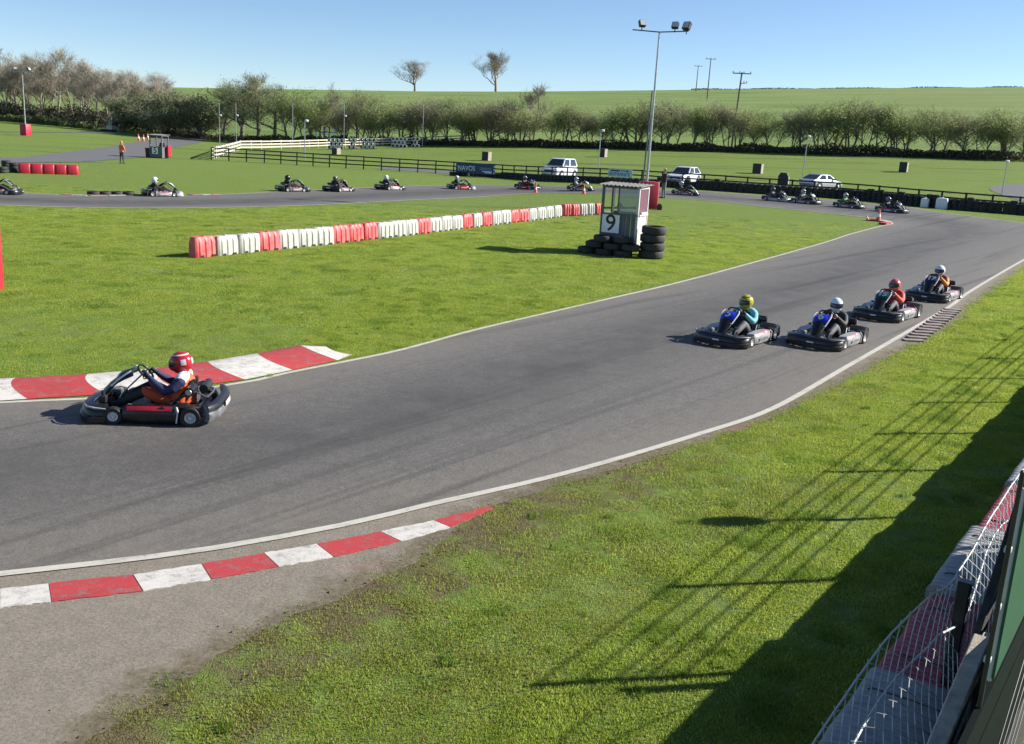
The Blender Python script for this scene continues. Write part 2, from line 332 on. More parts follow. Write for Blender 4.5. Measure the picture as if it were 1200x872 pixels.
def m_asphalt(name, lo, hi, warm, marks=True):
    t = NT(name)
    sp = t.noise(36, 5, .95); big = t.noise(.5, 4, .6); med = t.noise(5, 4, .6)
    col = t.ramp(sp, [(.36, lo), (.5, tuple((a + b) / 2 for a, b in zip(lo, hi))), (.66, hi)])
    col = t.mix(t.vr(big, .35, .68, 0, .5), col, t.mix(.5, col, warm))
    col = t.mix(t.vr(med, .3, .8, 0, .3), col, tuple(c * .6 for c in lo))
    if marks:
        nb = t.noise(.9, 4, .6)
        col = t.mix(t.math('MULTIPLY', t.attr('rubber'), t.vr(nb, .3, .7, .45, .95)), col, t.mix(.72, col, (.030, .030, .032)))
        col = t.mix(t.math('MULTIPLY', t.attr('dirt'), t.vr(nb, .3, .7, .25, .8)), col, t.mix(.6, col, (.22, .19, .15)))
        mk = t.noise(1.0, 5, .6, t.pos((1.9, .05, 1), R(37)), .4)
        col = t.mix(t.vr(mk, .53, .70, 0, .6), col, (.028, .028, .030))
    if name == 'worn_asphalt':
        so = t.math('ADD', t.attr('soil'), t.vr(t.noise(3.2, 6, .75), .3, .7, -.55, .45))
        col = t.mix(t.vr(so, .25, .75, 0, .9), col, t.ramp(t.noise(22, 4, .7), [(.3, (.06, .047, .026)), (.7, (.20, .165, .10))]))
        pk = t.noise(1.0, 4, .6, t.pos((1.3, .25, 1), R(60)))
        col = t.mix(t.vr(pk, .60, .72, 0, .22), col, (.34, .12, .10))
    t.bump(sp, .6, .01)
    return t.out(col, t.vr(sp, .3, .7, .62, .85), .35)
def m_paint(name, col, wear=.5, under=(.10, .098, .092)):
    t = NT(name)
    n = t.noise(7, 6, .72); n2 = t.noise(60, 3, .8); n3 = t.noise(1.0, 4, .6, t.pos((9, 1.2, 1), R(50)))
    c = t.mix(t.vr(n, .3, .7, 0, .5), col, tuple(x * .72 for x in col))
    c = t.mix(t.vr(n3, .5, .75, 0, .45), c, tuple(x * .35 + .01 for x in col))
    c = t.mix(t.vr(t.math('ADD', t.math('MULTIPLY', n, .6), t.math('MULTIPLY', n2, .4)), wear, wear + .12, 0, .9), c, under)
    t.bump(n2, .4, .01)
    return t.out(c, .75, .3)
MAT = {}
MAT['grass'] = m_grass()
MAT['asphalt'] = m_asphalt('asphalt', (.038, .036, .034), (.250, .236, .218), (.165, .150, .132))
MAT['runoff'] = m_asphalt('worn_asphalt', (.105, .090, .070), (.36, .315, .255), (.26, .222, .175), False)
MAT['road_far'] = m_asphalt('road_asphalt', (.10, .10, .10), (.18, .178, .174), (.16, .155, .15), False)
MAT['tar'] = mat('tar_seam', (.048, .045, .042), .55, var=.3, scale=4)
MAT['soil'] = mat('soil', (.07, .055, .032), .95, var=.4, scale=5)
MAT['line'] = m_paint('line_paint', (.52, .50, .44), .56)
MAT['kerb_red'] = m_paint('kerb_red_paint', (.44, .05, .055), .51, (.22, .16, .15))
MAT['kerb_white'] = m_paint('kerb_white_paint', (.60, .57, .53), .51, (.25, .24, .22))
MAT['kerb_faded'] = m_paint('faded_red_kerb_paint', (.30, .17, .15), .5, (.2, .19, .18))
MAT['kerb_pale'] = m_paint('faded_white_kerb_paint', (.34, .33, .31), .5, (.2, .19, .18))
MAT['tyre'] = mat('tyre_rubber', (.018, .018, .019), .75, var=.4, scale=9, bump=.25, bscale=30, col2=(.040, .039, .037))
MAT['kart_tyre'] = mat('kart_tyre_rubber', (.014, .014, .014), .6, var=.3, scale=20)
MAT['rim'] = mat('rim_alloy', (.66, .66, .66), .4, .4, var=.1)
MAT['black_plastic'] = mat('black_plastic', (.012, .012, .014), .32, var=.35, scale=14, spec=.5)
MAT['grey_plastic'] = mat('grey_plastic', (.15, .153, .165), .42, var=.4, scale=10)
MAT['silver_pod'] = mat('silver_pod_plastic', (.33, .33, .35), .38, var=.25, scale=9)
MAT['red_decal'] = mat('red_decal', (.38, .015, .03), .35, var=.2)
MAT['white_decal'] = mat('white_decal', (.62, .62, .62), .4, var=.1)
MAT['violet_decal'] = mat('violet_decal', (.035, .018, .05), .35, var=.3, scale=7, col2=(.10, .075, .11))
MAT['steel'] = mat('bare_steel', (.42, .42, .42), .32, .9, var=.15)
MAT['dark_steel'] = mat('dark_steel', (.05, .05, .052), .45, .6, var=.3)
MAT['engine'] = mat('engine_casting', (.16, .16, .165), .5, .7, var=.35, scale=25)
MAT['tank'] = mat('tank_plastic', (.55, .54, .48), .45, var=.1)
MAT['blue_plate'] = mat('blue_plate', (.008, .03, .42), .3, var=.08)
MAT['green_plate'] = mat('dark_green_plate', (.01, .06, .05), .3, var=.08)
MAT['plate_white'] = mat('plate_white', (.72, .72, .74), .35, var=.05)
MAT['plate_cyan'] = mat('plate_pale_cyan', (.45, .72, .66), .35, var=.05)
MAT['navy'] = mat('navy_plate', (.012, .012, .05), .35, var=.1)
MAT['timber'] = mat('dark_timber', (.032, .028, .024), .8, var=.4, scale=12, bump=.3)
MAT['timber_pale'] = mat('pale_timber', (.42, .37, .29), .75, var=.25, scale=14, bump=.3)
MAT['rail_cream'] = mat('cream_rail', (.60, .55, .44), .7, var=.15, scale=4)
MAT['timber_grey'] = mat('weathered_grey_timber', (.13, .135, .14), .8, var=.3, scale=16, bump=.3)
MAT['hut_pale'] = mat('pale_painted_boards', (.52, .50, .46), .7, var=.15, scale=6)  # distant hut's own colour, also the sunlit brightness painted on a hut side
MAT['board_white'] = mat('white_board', (.78, .79, .82), .4, var=.04)
MAT['black'] = mat('black_lettering', (.012, .012, .012), .5, var=0)
MAT['roof'] = mat('corrugated_sheet', (.20, .19, .18), .6, .2, var=.3, scale=6)
MAT['pad_red'] = mat('red_foam_pad', (.40, .014, .035), .5, var=.12, scale=3)
MAT['barrier_red'] = mat('red_barrier_plastic', (.55, .045, .055), .5, var=.15, scale=3, col2=(.62, .16, .15))
MAT['barrier_white'] = mat('white_barrier_plastic', (.34, .335, .30), .55, var=.1, scale=3, col2=(.50, .49, .45))
MAT['ring_white'] = mat('white_rim_paint', (.85, .85, .85), .5, var=.05)
MAT['cone'] = mat('orange_cone', (.75, .12, .04), .5, var=.1)
MAT['galv'] = mat('galvanised_steel', (.40, .41, .42), .4, .6, var=.15, scale=5)
MAT['pole_dark'] = mat('dark_pole', (.09, .09, .095), .5, .4, var=.2)
MAT['lamp'] = mat('lamp_housing', (.02, .02, .022), .4, var=.2)
MAT['lamp_glass'] = mat('lamp_glass', (.45, .48, .52), .12, var=0)
MAT['lamp_white'] = mat('white_lamp_head', (.75, .75, .75), .4, var=.05)
MAT['pole_wood'] = mat('pole_wood', (.12, .10, .08), .85, var=.3, scale=8)
MAT['insulator'] = mat('insulator', (.2, .2, .2), .4, var=0)
MAT['car_white'] = mat('white_car_paint', (.74, .75, .77), .25, var=.02, coat=.8)
MAT['car_silver'] = mat('silver_car_paint', (.42, .44, .47), .28, .3, var=.03, coat=.8)
MAT['car_dark'] = mat('dark_car_trim', (.02, .02, .022), .5, var=.1)
MAT['car_glass'] = mat('car_glass', (.025, .032, .040), .06, var=0, spec=.8)
MAT['headlight'] = mat('headlight_glass', (.55, .58, .62), .1, var=0)
MAT['tail'] = mat('tail_lamp', (.35, .01, .01), .2, var=0)
MAT['blue_steel'] = mat('blue_painted_steel', (.06, .17, .42), .45, var=.2)
MAT['navy_banner'] = mat('navy_banner', (.018, .045, .12), .5, var=.12, scale=2)
MAT['banner_text'] = mat('banner_lettering', (.82, .84, .88), .5, var=.05)
MAT['banner_pale'] = mat('banner_small_print', (.16, .24, .36), .5, var=.05)
MAT['sign_blue'] = mat('pale_blue_sign', (.36, .52, .60), .45, var=.08)
MAT['sign_navy'] = mat('sign_lettering', (.02, .05, .15), .5, var=0)
MAT['box_dark'] = mat('dark_box_side', (.03, .032, .034), .7, var=.2)  # shade on the field boxes put into the colour; also the black board
MAT['box_beige'] = mat('beige_box', (.30, .27, .22), .75, var=.2)  # sunlit side tone painted on the same boxes
MAT['concrete'] = mat('concrete_bar', (.27, .22, .20), .85, var=.25, scale=12, bump=.4)
MAT['skin'] = mat('skin', (.50, .30, .23), .55, var=.06)
MAT['hair'] = mat('dark_hair', (.02, .015, .012), .6, var=.3)
MAT['visor'] = mat('dark_visor', (.010, .010, .014), .06, var=0, spec=.8)
MAT['wire'] = mat('galvanised_wire', (.42, .44, .44), .55, 0, var=.1)
MAT['green_sheet'] = mat('green_sheet', (.006, .062, .038), .45, var=.15, scale=3)
MAT['green_dark'] = mat('dark_green_sheet', (.003, .007, .006), .9, var=.2, spec=.08)  # near-black stands for shade on the balustrade boards; also panel ribs
def glass(name, col, alpha):
    m = bpy.data.materials.new(name); m.use_nodes = True; N = m.node_tree.nodes; K = m.node_tree.links
    b = N['Principled BSDF']; o = N['Material Output']; b.inputs['Base Color'].default_value = (*col, 1); b.inputs['Roughness'].default_value = .15
    tr = N.new('ShaderNodeBsdfTransparent'); tr.inputs[0].default_value = (*[min(1, c * .5 + .5) for c in col], 1)
    mx = N.new('ShaderNodeMixShader'); mx.inputs[0].default_value = alpha; K.new(tr.outputs[0], mx.inputs[1]); K.new(b.outputs[0], mx.inputs[2]); K.new(mx.outputs[0], o.inputs[0])
    return m
MAT['hut_glass'] = glass('scratched_clear_sheet', (.55, .60, .62), .32)
MAT['hut_pink'] = glass('tinted_clear_sheet', (.30, .16, .22), .55)
MAT['bark_grey'] = mat('grey_bark', (.26, .22, .17), .9, var=.3, scale=3)
MAT['bark_dark'] = mat('dark_bark', (.15, .13, .10), .9, var=.3, scale=3)
MAT['twig_pale'] = mat('pale_twigs', (.31, .27, .21), .9, var=.35, scale=.6)
MAT['twig_brown'] = mat('brown_twigs', (.27, .26, .18), .9, var=.35, scale=.6)
def m_leaf(name, stops, trans=.35, sc=1.2):
    m = bpy.data.materials.new(name); m.use_nodes = True; N = m.node_tree.nodes; K = m.node_tree.links
    b = N['Principled BSDF']; o = N['Material Output']; b.inputs['Roughness'].default_value = .6; b.inputs['Specular IOR Level'].default_value = .25
    g = N.new('ShaderNodeTexCoord'); oi = N.new('ShaderNodeObjectInfo'); n = N.new('ShaderNodeTexNoise'); n.inputs['Scale'].default_value = sc; n.inputs['Detail'].default_value = 3
    K.new(g.outputs['Object'], n.inputs['Vector'])
    ad = N.new('ShaderNodeMath'); ad.operation = 'MULTIPLY_ADD'; ad.inputs[1].default_value = .45; K.new(oi.outputs['Random'], ad.inputs[0])
    sb = N.new('ShaderNodeMath'); sb.operation = 'SUBTRACT'; sb.inputs[1].default_value = .22; K.new(n.outputs['Fac'], sb.inputs[0]); K.new(sb.outputs[0], ad.inputs[2])
    r = N.new('ShaderNodeValToRGB'); e = r.color_ramp.elements
    while len(e) < len(stops): e.new(.5)
    for k, (p, c) in enumerate(stops): e[k].position = p; e[k].color = (*c, 1)
    K.new(ad.outputs[0], r.inputs['Fac']); K.new(r.outputs[0], b.inputs['Base Color'])
    tl = N.new('ShaderNodeBsdfTranslucent'); K.new(r.outputs[0], tl.inputs[0])
    mx = N.new('ShaderNodeMixShader'); mx.inputs[0].default_value = trans; K.new(b.outputs[0], mx.inputs[1]); K.new(tl.outputs[0], mx.inputs[2]); K.new(mx.outputs[0], o.inputs[0])
    return m
MAT['blade'] = m_leaf('grass_blades', [(.12, (.12, .195, .018)), (.45, (.315, .41, .052)), (.8, (.52, .56, .12))], .55, 3)
MAT['blade_deep'] = m_leaf('deep_green_blades', [(.15, (.08, .145, .015)), (.5, (.18, .285, .036)), (.85, (.28, .38, .07))], .5, 3)
MAT['blade_dry'] = m_leaf('dry_grass_blades', [(.2, (.20, .17, .07)), (.5, (.29, .27, .09)), (.85, (.38, .34, .15))], .3, 3)
MAT['leaf_hedge'] = m_leaf('spring_leaves', [(.15, (.20, .27, .09)), (.5, (.30, .36, .135)), (.85, (.38, .38, .18))], .5, .5)
MAT['leaf_olive'] = m_leaf('olive_buds', [(.15, (.19, .18, .085)), (.5, (.27, .245, .125)), (.85, (.34, .29, .17))], .5, .5)
MAT['leaf_dark'] = m_leaf('evergreen_leaves', [(.2, (.08, .11, .045)), (.5, (.135, .165, .068)), (.8, (.21, .21, .10))], .4, .5)
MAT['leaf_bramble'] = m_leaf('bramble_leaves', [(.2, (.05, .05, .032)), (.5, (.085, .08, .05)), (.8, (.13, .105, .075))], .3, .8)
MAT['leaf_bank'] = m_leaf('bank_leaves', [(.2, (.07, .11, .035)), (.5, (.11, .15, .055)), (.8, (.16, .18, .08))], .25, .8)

# ------------------------------------------------------------------ ground
def smooth_line(pts, step=.5):
    P = [Vector((p[0], p[1], 0)) for p in pts]; out = []
    for i in range(len(P) - 1):
        p0 = P[max(i - 1, 0)]; p1 = P[i]; p2 = P[i + 1]; p3 = P[min(i + 2, len(P) - 1)]
        n = max(1, int((p2 - p1).length / step))
        for k in range(n):
            t = k / n
            q = .5 * ((2 * p1) + (p2 - p0) * t + (2 * p0 - 5 * p1 + 4 * p2 - p3) * t * t + (3 * p1 - p0 - 3 * p2 + p3) * t ** 3)
            out.append((q.x, q.y))
    out.append((P[-1].x, P[-1].y)); return out
def in_poly(x, y, poly):
    c = False; j = len(poly) - 1
    for i in range(len(poly)):
        xi, yi = poly[i]; xj, yj = poly[j]
        if (yi > y) != (yj > y) and x < (xj - xi) * (y - yi) / (yj - yi) + xi: c = not c
        j = i
    return c
def dist_line(x, y, pts):
    best = 1e9
    for (ax, ay), (bx, by) in zip(pts, pts[1:]):
        dx, dy = bx - ax, by - ay; l = dx * dx + dy * dy
        t = max(0, min(1, ((x - ax) * dx + (y - ay) * dy) / l)) if l else 0
        best = min(best, math.hypot(ax + t * dx - x, ay + t * dy - y))
    return best
E_L = smooth_line([(-13.5, 7.5), (-11.5, 10.2), (-9.3, 12.2)] + L['edge_left'])
E_FI = smooth_line(L['edge_far_in'] + [(-27, 41.2), (-34, 41.5), (-44, 43.5)], .8)
E_FO = smooth_line([(-46, 52), (-36, 49), (-30, 48.5)] + L['edge_far_out'] + [(31.4, 58.5)], .8)
E_R = smooth_line([(31.4, 58.5), (30.4, 54.6), (27.6, 50.4), (24.6, 46.6)] + L['edge_right'] + [(-5.6, 7.5), (-7.2, 6.2), (-8.4, 4.2), (-9, 2)])
G_R = smooth_line([(36, 60.5), (34, 55), (30, 50), (25.6, 45.2), (22.4, 42.2)] + L['grass_right'] + [(-3.1, 4.6), (-3.4, 3), (-3.6, 0)])
G_J = []
for (x, y) in smooth_line(G_R, .09) if False else [q for a, b in zip(G_R, G_R[1:]) for q in ([(a[0] + (b[0] - a[0]) * k / 6, a[1] + (b[1] - a[1]) * k / 6) for k in range(6)])]:
    s_ = .05 * noise.noise(Vector((x * 2.1, y * 2.1, 0))) + .05 * noise.noise(Vector((x * 6, y * 6, 4))) + .03 * noise.noise(Vector((x * 17, y * 17, 8)))
    G_J.append((x + s_ * .8, y - s_ * .6))
TRACK = E_L + E_FI[1:] + E_FO + E_R[1:]
RUNOFF = E_R + [(-9.5, -4), (-3.8, -4)] + G_J[::-1] + [(33, 62.5)]
BACK = smooth_line([(-46, 70)] + L['back_low'], 2) + smooth_line(L['back_up'][::-1] + [(-52, 74)], 2)
def sheet(name, poly, m, dz, cell, zfun=True):
    xs = [p[0] for p in poly]; ys = [p[1] for p in poly]; vs = [Vector(p) for p in poly]; n = len(vs)
    ed = [(i, (i + 1) % n) for i in range(n)]
    if cell:
        y = min(ys)
        while y < max(ys):
            x = min(xs)
            while x < max(xs):
                if in_poly(x, y, poly): vs.append(Vector((x, y)))
                x += cell
            y += cell
    r = delaunay_2d_cdt(vs, ed, [], 1, 1e-4)
    mb = MB(); mb.v = [(v.x, v.y, terrain(v.x, v.y) + dz) for v in r[0]]; mb.f = [tuple(f) for f in r[2]]; mb.m = [0] * len(mb.f)
    me = mb.mesh(name, m, fix=False)
    if me.polygons and me.polygons[0].normal.z < 0: me.flip_normals()
    if name == 'runoff_asphalt':
        GS = G_R[::2]; at_ = me.attributes.new('soil', 'FLOAT', 'POINT'); at_.data.foreach_set('value', [max(0, 1 - dist_line(v.co.x, v.co.y, GS) / .55) if v.co.y < 45 else 0 for v in me.vertices])
    if name == 'race_track':
        EL_, ER_, FI_, FO_ = E_L[::3], E_R[::3], E_FI[::2], E_FO[::2]; rub, drt = [], []
        for v in me.vertices:
            x, y = v.co.x, v.co.y; a = min(dist_line(x, y, EL_), dist_line(x, y, FI_)); b = min(dist_line(x, y, ER_), dist_line(x, y, FO_))
            fr = a / max(.01, a + b); c = .42 if y > 16 else .42 + (16 - y) * .02
            rub.append(math.exp(-((fr - c) / .20) ** 2)); drt.append(max(0, 1 - min(a, b) / 1.1) + .35 * max(0, (13 - y) / 6))
        for nm, dd in (('rubber', rub), ('dirt', drt)): at_ = me.attributes.new(nm, 'FLOAT', 'POINT'); at_.data.foreach_set('value', dd)
    return tag(obj(name, me), kind='structure')
def strip(name, pts, w, m, dz, kind='structure'):
    mb = MB(); n = len(pts)
    for i, (x, y) in enumerate(pts):
        a, b = pts[max(0, i - 1)], pts[min(n - 1, i + 1)]; d = Vector((b[0] - a[0], b[1] - a[1])).normalized(); nx, ny = -d.y, d.x
        for s in (-1, 1): px_, py_ = x + nx * w / 2 * s, y + ny * w / 2 * s; mb.v.append((px_, py_, terrain(px_, py_) + dz))
    mb.f = [(2 * i + 1, 2 * i, 2 * i + 2, 2 * i + 3) for i in range(n - 1)]; mb.m = [0] * len(mb.f)
    me = mb.mesh(name, m, fix=False)
    if me.polygons[0].normal.z < 0: me.flip_normals()
    return tag(obj(name, me), kind=kind)
def grow_axis(lo, hi, fine, ratio, far):
    a = []; x = lo
    while x <= hi: a.append(x); x += fine
    s = fine
    while a[-1] < far: s *= ratio; a.append(a[-1] + s)
    return a
def make_ground():
    xp = grow_axis(0, 66, 1.5, 1.13, 2600); xs = [-x for x in xp[:0:-1]] + xp
    ys = [-200, -60, -20, -6, 0]; y = 2.0
    while y < 3200:
        ys.append(y); y += 1.0 if y < 34 else (1.5 if y < 92 else (3 if y < 235 else (7 if y < 560 else 60)))
    mb = MB(); nx = len(xs); wear = []; fld = []
    for y in ys:
        for x in xs:
            mb.v.append((x, y, terrain(x, y)))
            w = 0.0
            if -4 < x < 24 and 2 < y < 44:
                d = dist_line(x, y, G_R)
                w = max(0, 1 - d / 1.1) * .75
                if y < 13: w = max(w, (1 - d / 1.9) * (.95 if y < 12 else .7)) if d < 1.9 else w
            wear.append(w); fld.append(1.0 if y > 60 and y > lerp_tab(HEDGE_D, x / y) + 5 else 0.0)
    for j in range(len(ys) - 1):
        for i in range(nx - 1): a = j * nx + i; mb.f.append((a, a + 1, a + nx + 1, a + nx))
    mb.m = [0] * len(mb.f)
    me = mb.mesh('ground', MAT['grass'], fix=False)
    me.polygons.foreach_set('use_smooth', [True] * len(me.polygons))
    for nm, data in (('wear', wear), ('field', fld), ('far', [sstep(84, 96, v[1]) for v in mb.v])):
        at = me.attributes.new(nm, 'FLOAT', 'POINT'); at.data.foreach_set('value', data)
    tag(obj('ground', me), kind='structure')
make_ground()
sheet('runoff_asphalt', RUNOFF, MAT['runoff'], .005, .35)
sheet('race_track', TRACK, MAT['asphalt'], .012, .8)

sheet('back_track', BACK, MAT['road_far'], .03, 3)
strip('far_path', smooth_line([(-96, 130)] + L['far_path'] + [(-60, 190)], 2), 3.5, MAT['road_far'], .04)
strip('access_road', smooth_line([(-14, 101), (-4, 98.5), (6, 93.5), (16, 90.5), (28, 90), (38, 87), (48, 82), (58, 76)], 1), 5.0, MAT['road_far'], .03)
strip('access_road_spur', smooth_line(L['spur'], 1), 4, MAT['road_far'], .026)
strip('white_line', E_L[4:], .10, MAT['line'], .017)
strip('white_line', E_R[10:], .11, MAT['line'], .017)
strip('white_line', E_FI, .12, MAT['line'], .018)
strip('white_line', E_FO, .10, MAT['line'], .018)

# kerbs: each painted block is a piece
def kerb_root(name): return tag(empty(name), kind='structure')
k = kerb_root('raised_kerb')
lk = [((b[0] + (a[0] - b[0]) * .86, b[1] + (a[1] - b[1]) * .86), b) for a, b in L['left_kerb']]
for i in range(len(lk) - 1):
    (a0, b0), (a1, b1) = lk[i], lk[i + 1]; mb = MB(); NS, NV = 6, 7; top = []
    for s in range(NS + 1):
        t = s / NS
        for v in range(NV + 1):
            w = v / NV; bend = .16 * math.sin(math.pi * w) * (-1)
            A = Vector(a0).lerp(Vector(a1), t); B = Vector(b0).lerp(Vector(b1), t); q = B.lerp(A, w); al = (Vector(b1) - Vector(b0)).normalized()
            q += al * bend
            taper = 1.0
            if i == len(lk) - 2: taper = 1 - .8 * t
            z = .012 + .10 * math.sin(min(1, w * 1.15) * math.pi * .62) * taper
            if v == NV: z = .0
            mb.v.append((q.x, q.y, z))
    for s in range(NS):
        for v in range(NV): a = s * (NV + 1) + v; mb.f.append((a, a + NV + 1, a + NV + 2, a + 1))
    mb.m = [0] * len(mb.f)
    mb.build('kerb_block', MAT['kerb_white'] if i % 2 == 0 else MAT['kerb_red'], k, smooth=60)
k = kerb_root('flat_kerb'); nk = L['near_kerb']
for i in range(len(nk) - 1):
    (a0, b0), (a1, b1) = nk[i], nk[i + 1]
    mb = MB(); M = Matrix.Identity(4)
    g_ = .985
    A0, B0, A1, B1 = [Vector((*p, 0)) for p in (a0, b0, a1, b1)]
    nn_ = (A0 - B0).normalized(); jt = lambda p, k_: p + nn_ * (.018 * noise.noise(Vector((p.x * 9, p.y * 9, k_))) + .010 * noise.noise(Vector((p.x * 30, p.y * 30, k_))))
    poly = [jt(A0.lerp(A1, g_ * q / 14), 0) for q in range(15)] + [jt(B0.lerp(B1, g_ * q / 14), 3) for q in range(14, -1, -1)]
    mb.prism([(p.x, p.y) for p in poly], Matrix.Translation((0, 0, .001)), .012)
    mb.build('kerb_block', MAT['kerb_white'] if i % 2 == 0 else MAT['kerb_red'], k)
k = kerb_root('sleeper_kerb'); (s0, s1), (s2, s3) = L['sleepers']
for i in range(-1, 13):
    t = i / 12; A = Vector((9.32, 22.40)).lerp(Vector((12.10, 27.0)), t)
    mb = MB(); d = Vector((.8, -.45)).normalized()
    mb.box((0, 0, .015), (.46, .20, .06), bev=.012)
    o = mb.build('kerb_bar', MAT['concrete'], k, loc=(A.x, A.y, 0)); o.rotation_euler = (R(random.uniform(-2, 2)), R(random.uniform(-2, 2)), R(-4 + random.uniform(-4, 4)))
k = kerb_root('apex_kerb')
ap = smooth_line([(20.1, 57.75), (20.75, 57.3), (20.9, 56.5), (20.2, 55.5)], .8)
for i in range(len(ap) - 1):
    a, b = Vector((*ap[i], 0)), Vector((*ap[i + 1], 0)); mb = MB(); z = terrain(a.x, a.y)
    mb.box((a + b) / 2 + Vector((0, 0, z + .04)), ((b - a).length * .96, .42, .08), frame(a, b), bev=.02)
    mb.build('kerb_block', MAT['kerb_white'] if i % 2 else MAT['kerb_red'], k)
k = kerb_root('far_kerb')
for (x0, x1, n) in ((-22.6, -19.0, 6), (-17.7, -16.6, 3)):
    for i in range(n):
        def eo(x):
            return lerp_tab([(p[0], p[1]) for p in E_FO if p[0] < 0], x)
        xa = x0 + (x1 - x0) * i / n; xb = x0 + (x1 - x0) * (i + 1) / n - .03
        a, b = Vector((xa, eo(xa) + .25, .04)), Vector((xb, eo(xb) + .25, .04)); mb = MB()
        mb.box((a + b) / 2 - Vector((0, 0, .015)), ((b - a).length, .5, .04), frame(a, b), bev=.01)
        mb.build('kerb_block', MAT['kerb_pale'] if i % 2 else MAT['kerb_faded'], k)

# ------------------------------------------------------------------ grass: blades as clumps scattered over the lawns
def clump(name, m, n, rad, h, w, dry=None, seed=0):
    rd = random.Random(seed); mb = MB()
    for _ in range(n):
        a = rd.uniform(0, 6.283); r = rad * math.sqrt(rd.random()); x, y = r * math.cos(a), r * math.sin(a)
        d = rd.uniform(0, 6.283); ww = w * rd.uniform(.7, 1.2); hh = h * rd.uniform(.45, 1.15); ln = hh * rd.uniform(.2, .9); l = rd.uniform(0, 6.283)
        cx, cy = math.cos(d) * ww / 2, math.sin(d) * ww / 2; lx, ly = math.cos(l) * ln, math.sin(l) * ln
        mb.add([(x - cx, y - cy, -.004), (x + cx, y + cy, -.004), (x + cx * .7 + lx * .4, y + cy * .7 + ly * .4, hh * .6), (x - cx * .7 + lx * .4, y - cy * .7 + ly * .4, hh * .6), (x + lx, y + ly, hh)],
               [(0, 1, 2, 3), (3, 2, 4)], 1 if (dry and rd.random() < dry) else 0)
    me = mb.mesh(name, [m or MAT['blade'], MAT['blade_dry']], fix=False)
    return bpy.data.objects.new(name, me)
def scatter(name, pts, protos, label):
    coll = bpy.data.collections.new(name + '_sources')
    for p in protos: coll.objects.link(p)
    me = bpy.data.meshes.new(name); me.from_pydata([p[:3] for p in pts], [], [])
    for nm, i in (('rz', 3), ('sc', 4)):
        a = me.attributes.new(nm, 'FLOAT', 'POINT'); a.data.foreach_set('value', [p[i] for p in pts])
    a = me.attributes.new('idx', 'INT', 'POINT'); a.data.foreach_set('value', [p[5] for p in pts])
    o = obj(name, me); tag(o, label, 'grass', kind='stuff')
    g = bpy.data.node_groups.new(name, 'GeometryNodeTree'); g.interface.new_socket('Geometry', in_out='INPUT', socket_type='NodeSocketGeometry'); g.interface.new_socket('Geometry', in_out='OUTPUT', socket_type='NodeSocketGeometry')
    N, K = g.nodes, g.links; gi = N.new('NodeGroupInput'); go = N.new('NodeGroupOutput'); ci = N.new('GeometryNodeCollectionInfo')
    ci.inputs['Collection'].default_value = coll; ci.inputs['Separate Children'].default_value = True; ci.inputs['Reset Children'].default_value = True
    iop = N.new('GeometryNodeInstanceOnPoints'); iop.inputs['Pick Instance'].default_value = True
    def at(nm, ty):
        n = N.new('GeometryNodeInputNamedAttribute'); n.data_type = ty; n.inputs['Name'].default_value = nm; return n.outputs['Attribute']
    cx = N.new('ShaderNodeCombineXYZ'); K.new(at('rz', 'FLOAT'), cx.inputs['Z']); sx = N.new('ShaderNodeCombineXYZ'); sa = at('sc', 'FLOAT')
    for q in 'XYZ': K.new(sa, sx.inputs[q])
    K.new(gi.outputs[0], iop.inputs['Points']); K.new(ci.outputs[0], iop.inputs['Instance']); K.new(at('idx', 'INT'), iop.inputs['Instance Index'])
    er = N.new('FunctionNodeEulerToRotation'); K.new(cx.outputs[0], er.inputs[0]); K.new(er.outputs[0], iop.inputs['Rotation']); K.new(sx.outputs[0], iop.inputs['Scale'])
    K.new(iop.outputs[0], go.inputs[0])
    md = o.modifiers.new('grass', 'NODES'); md.node_group = g
    return o
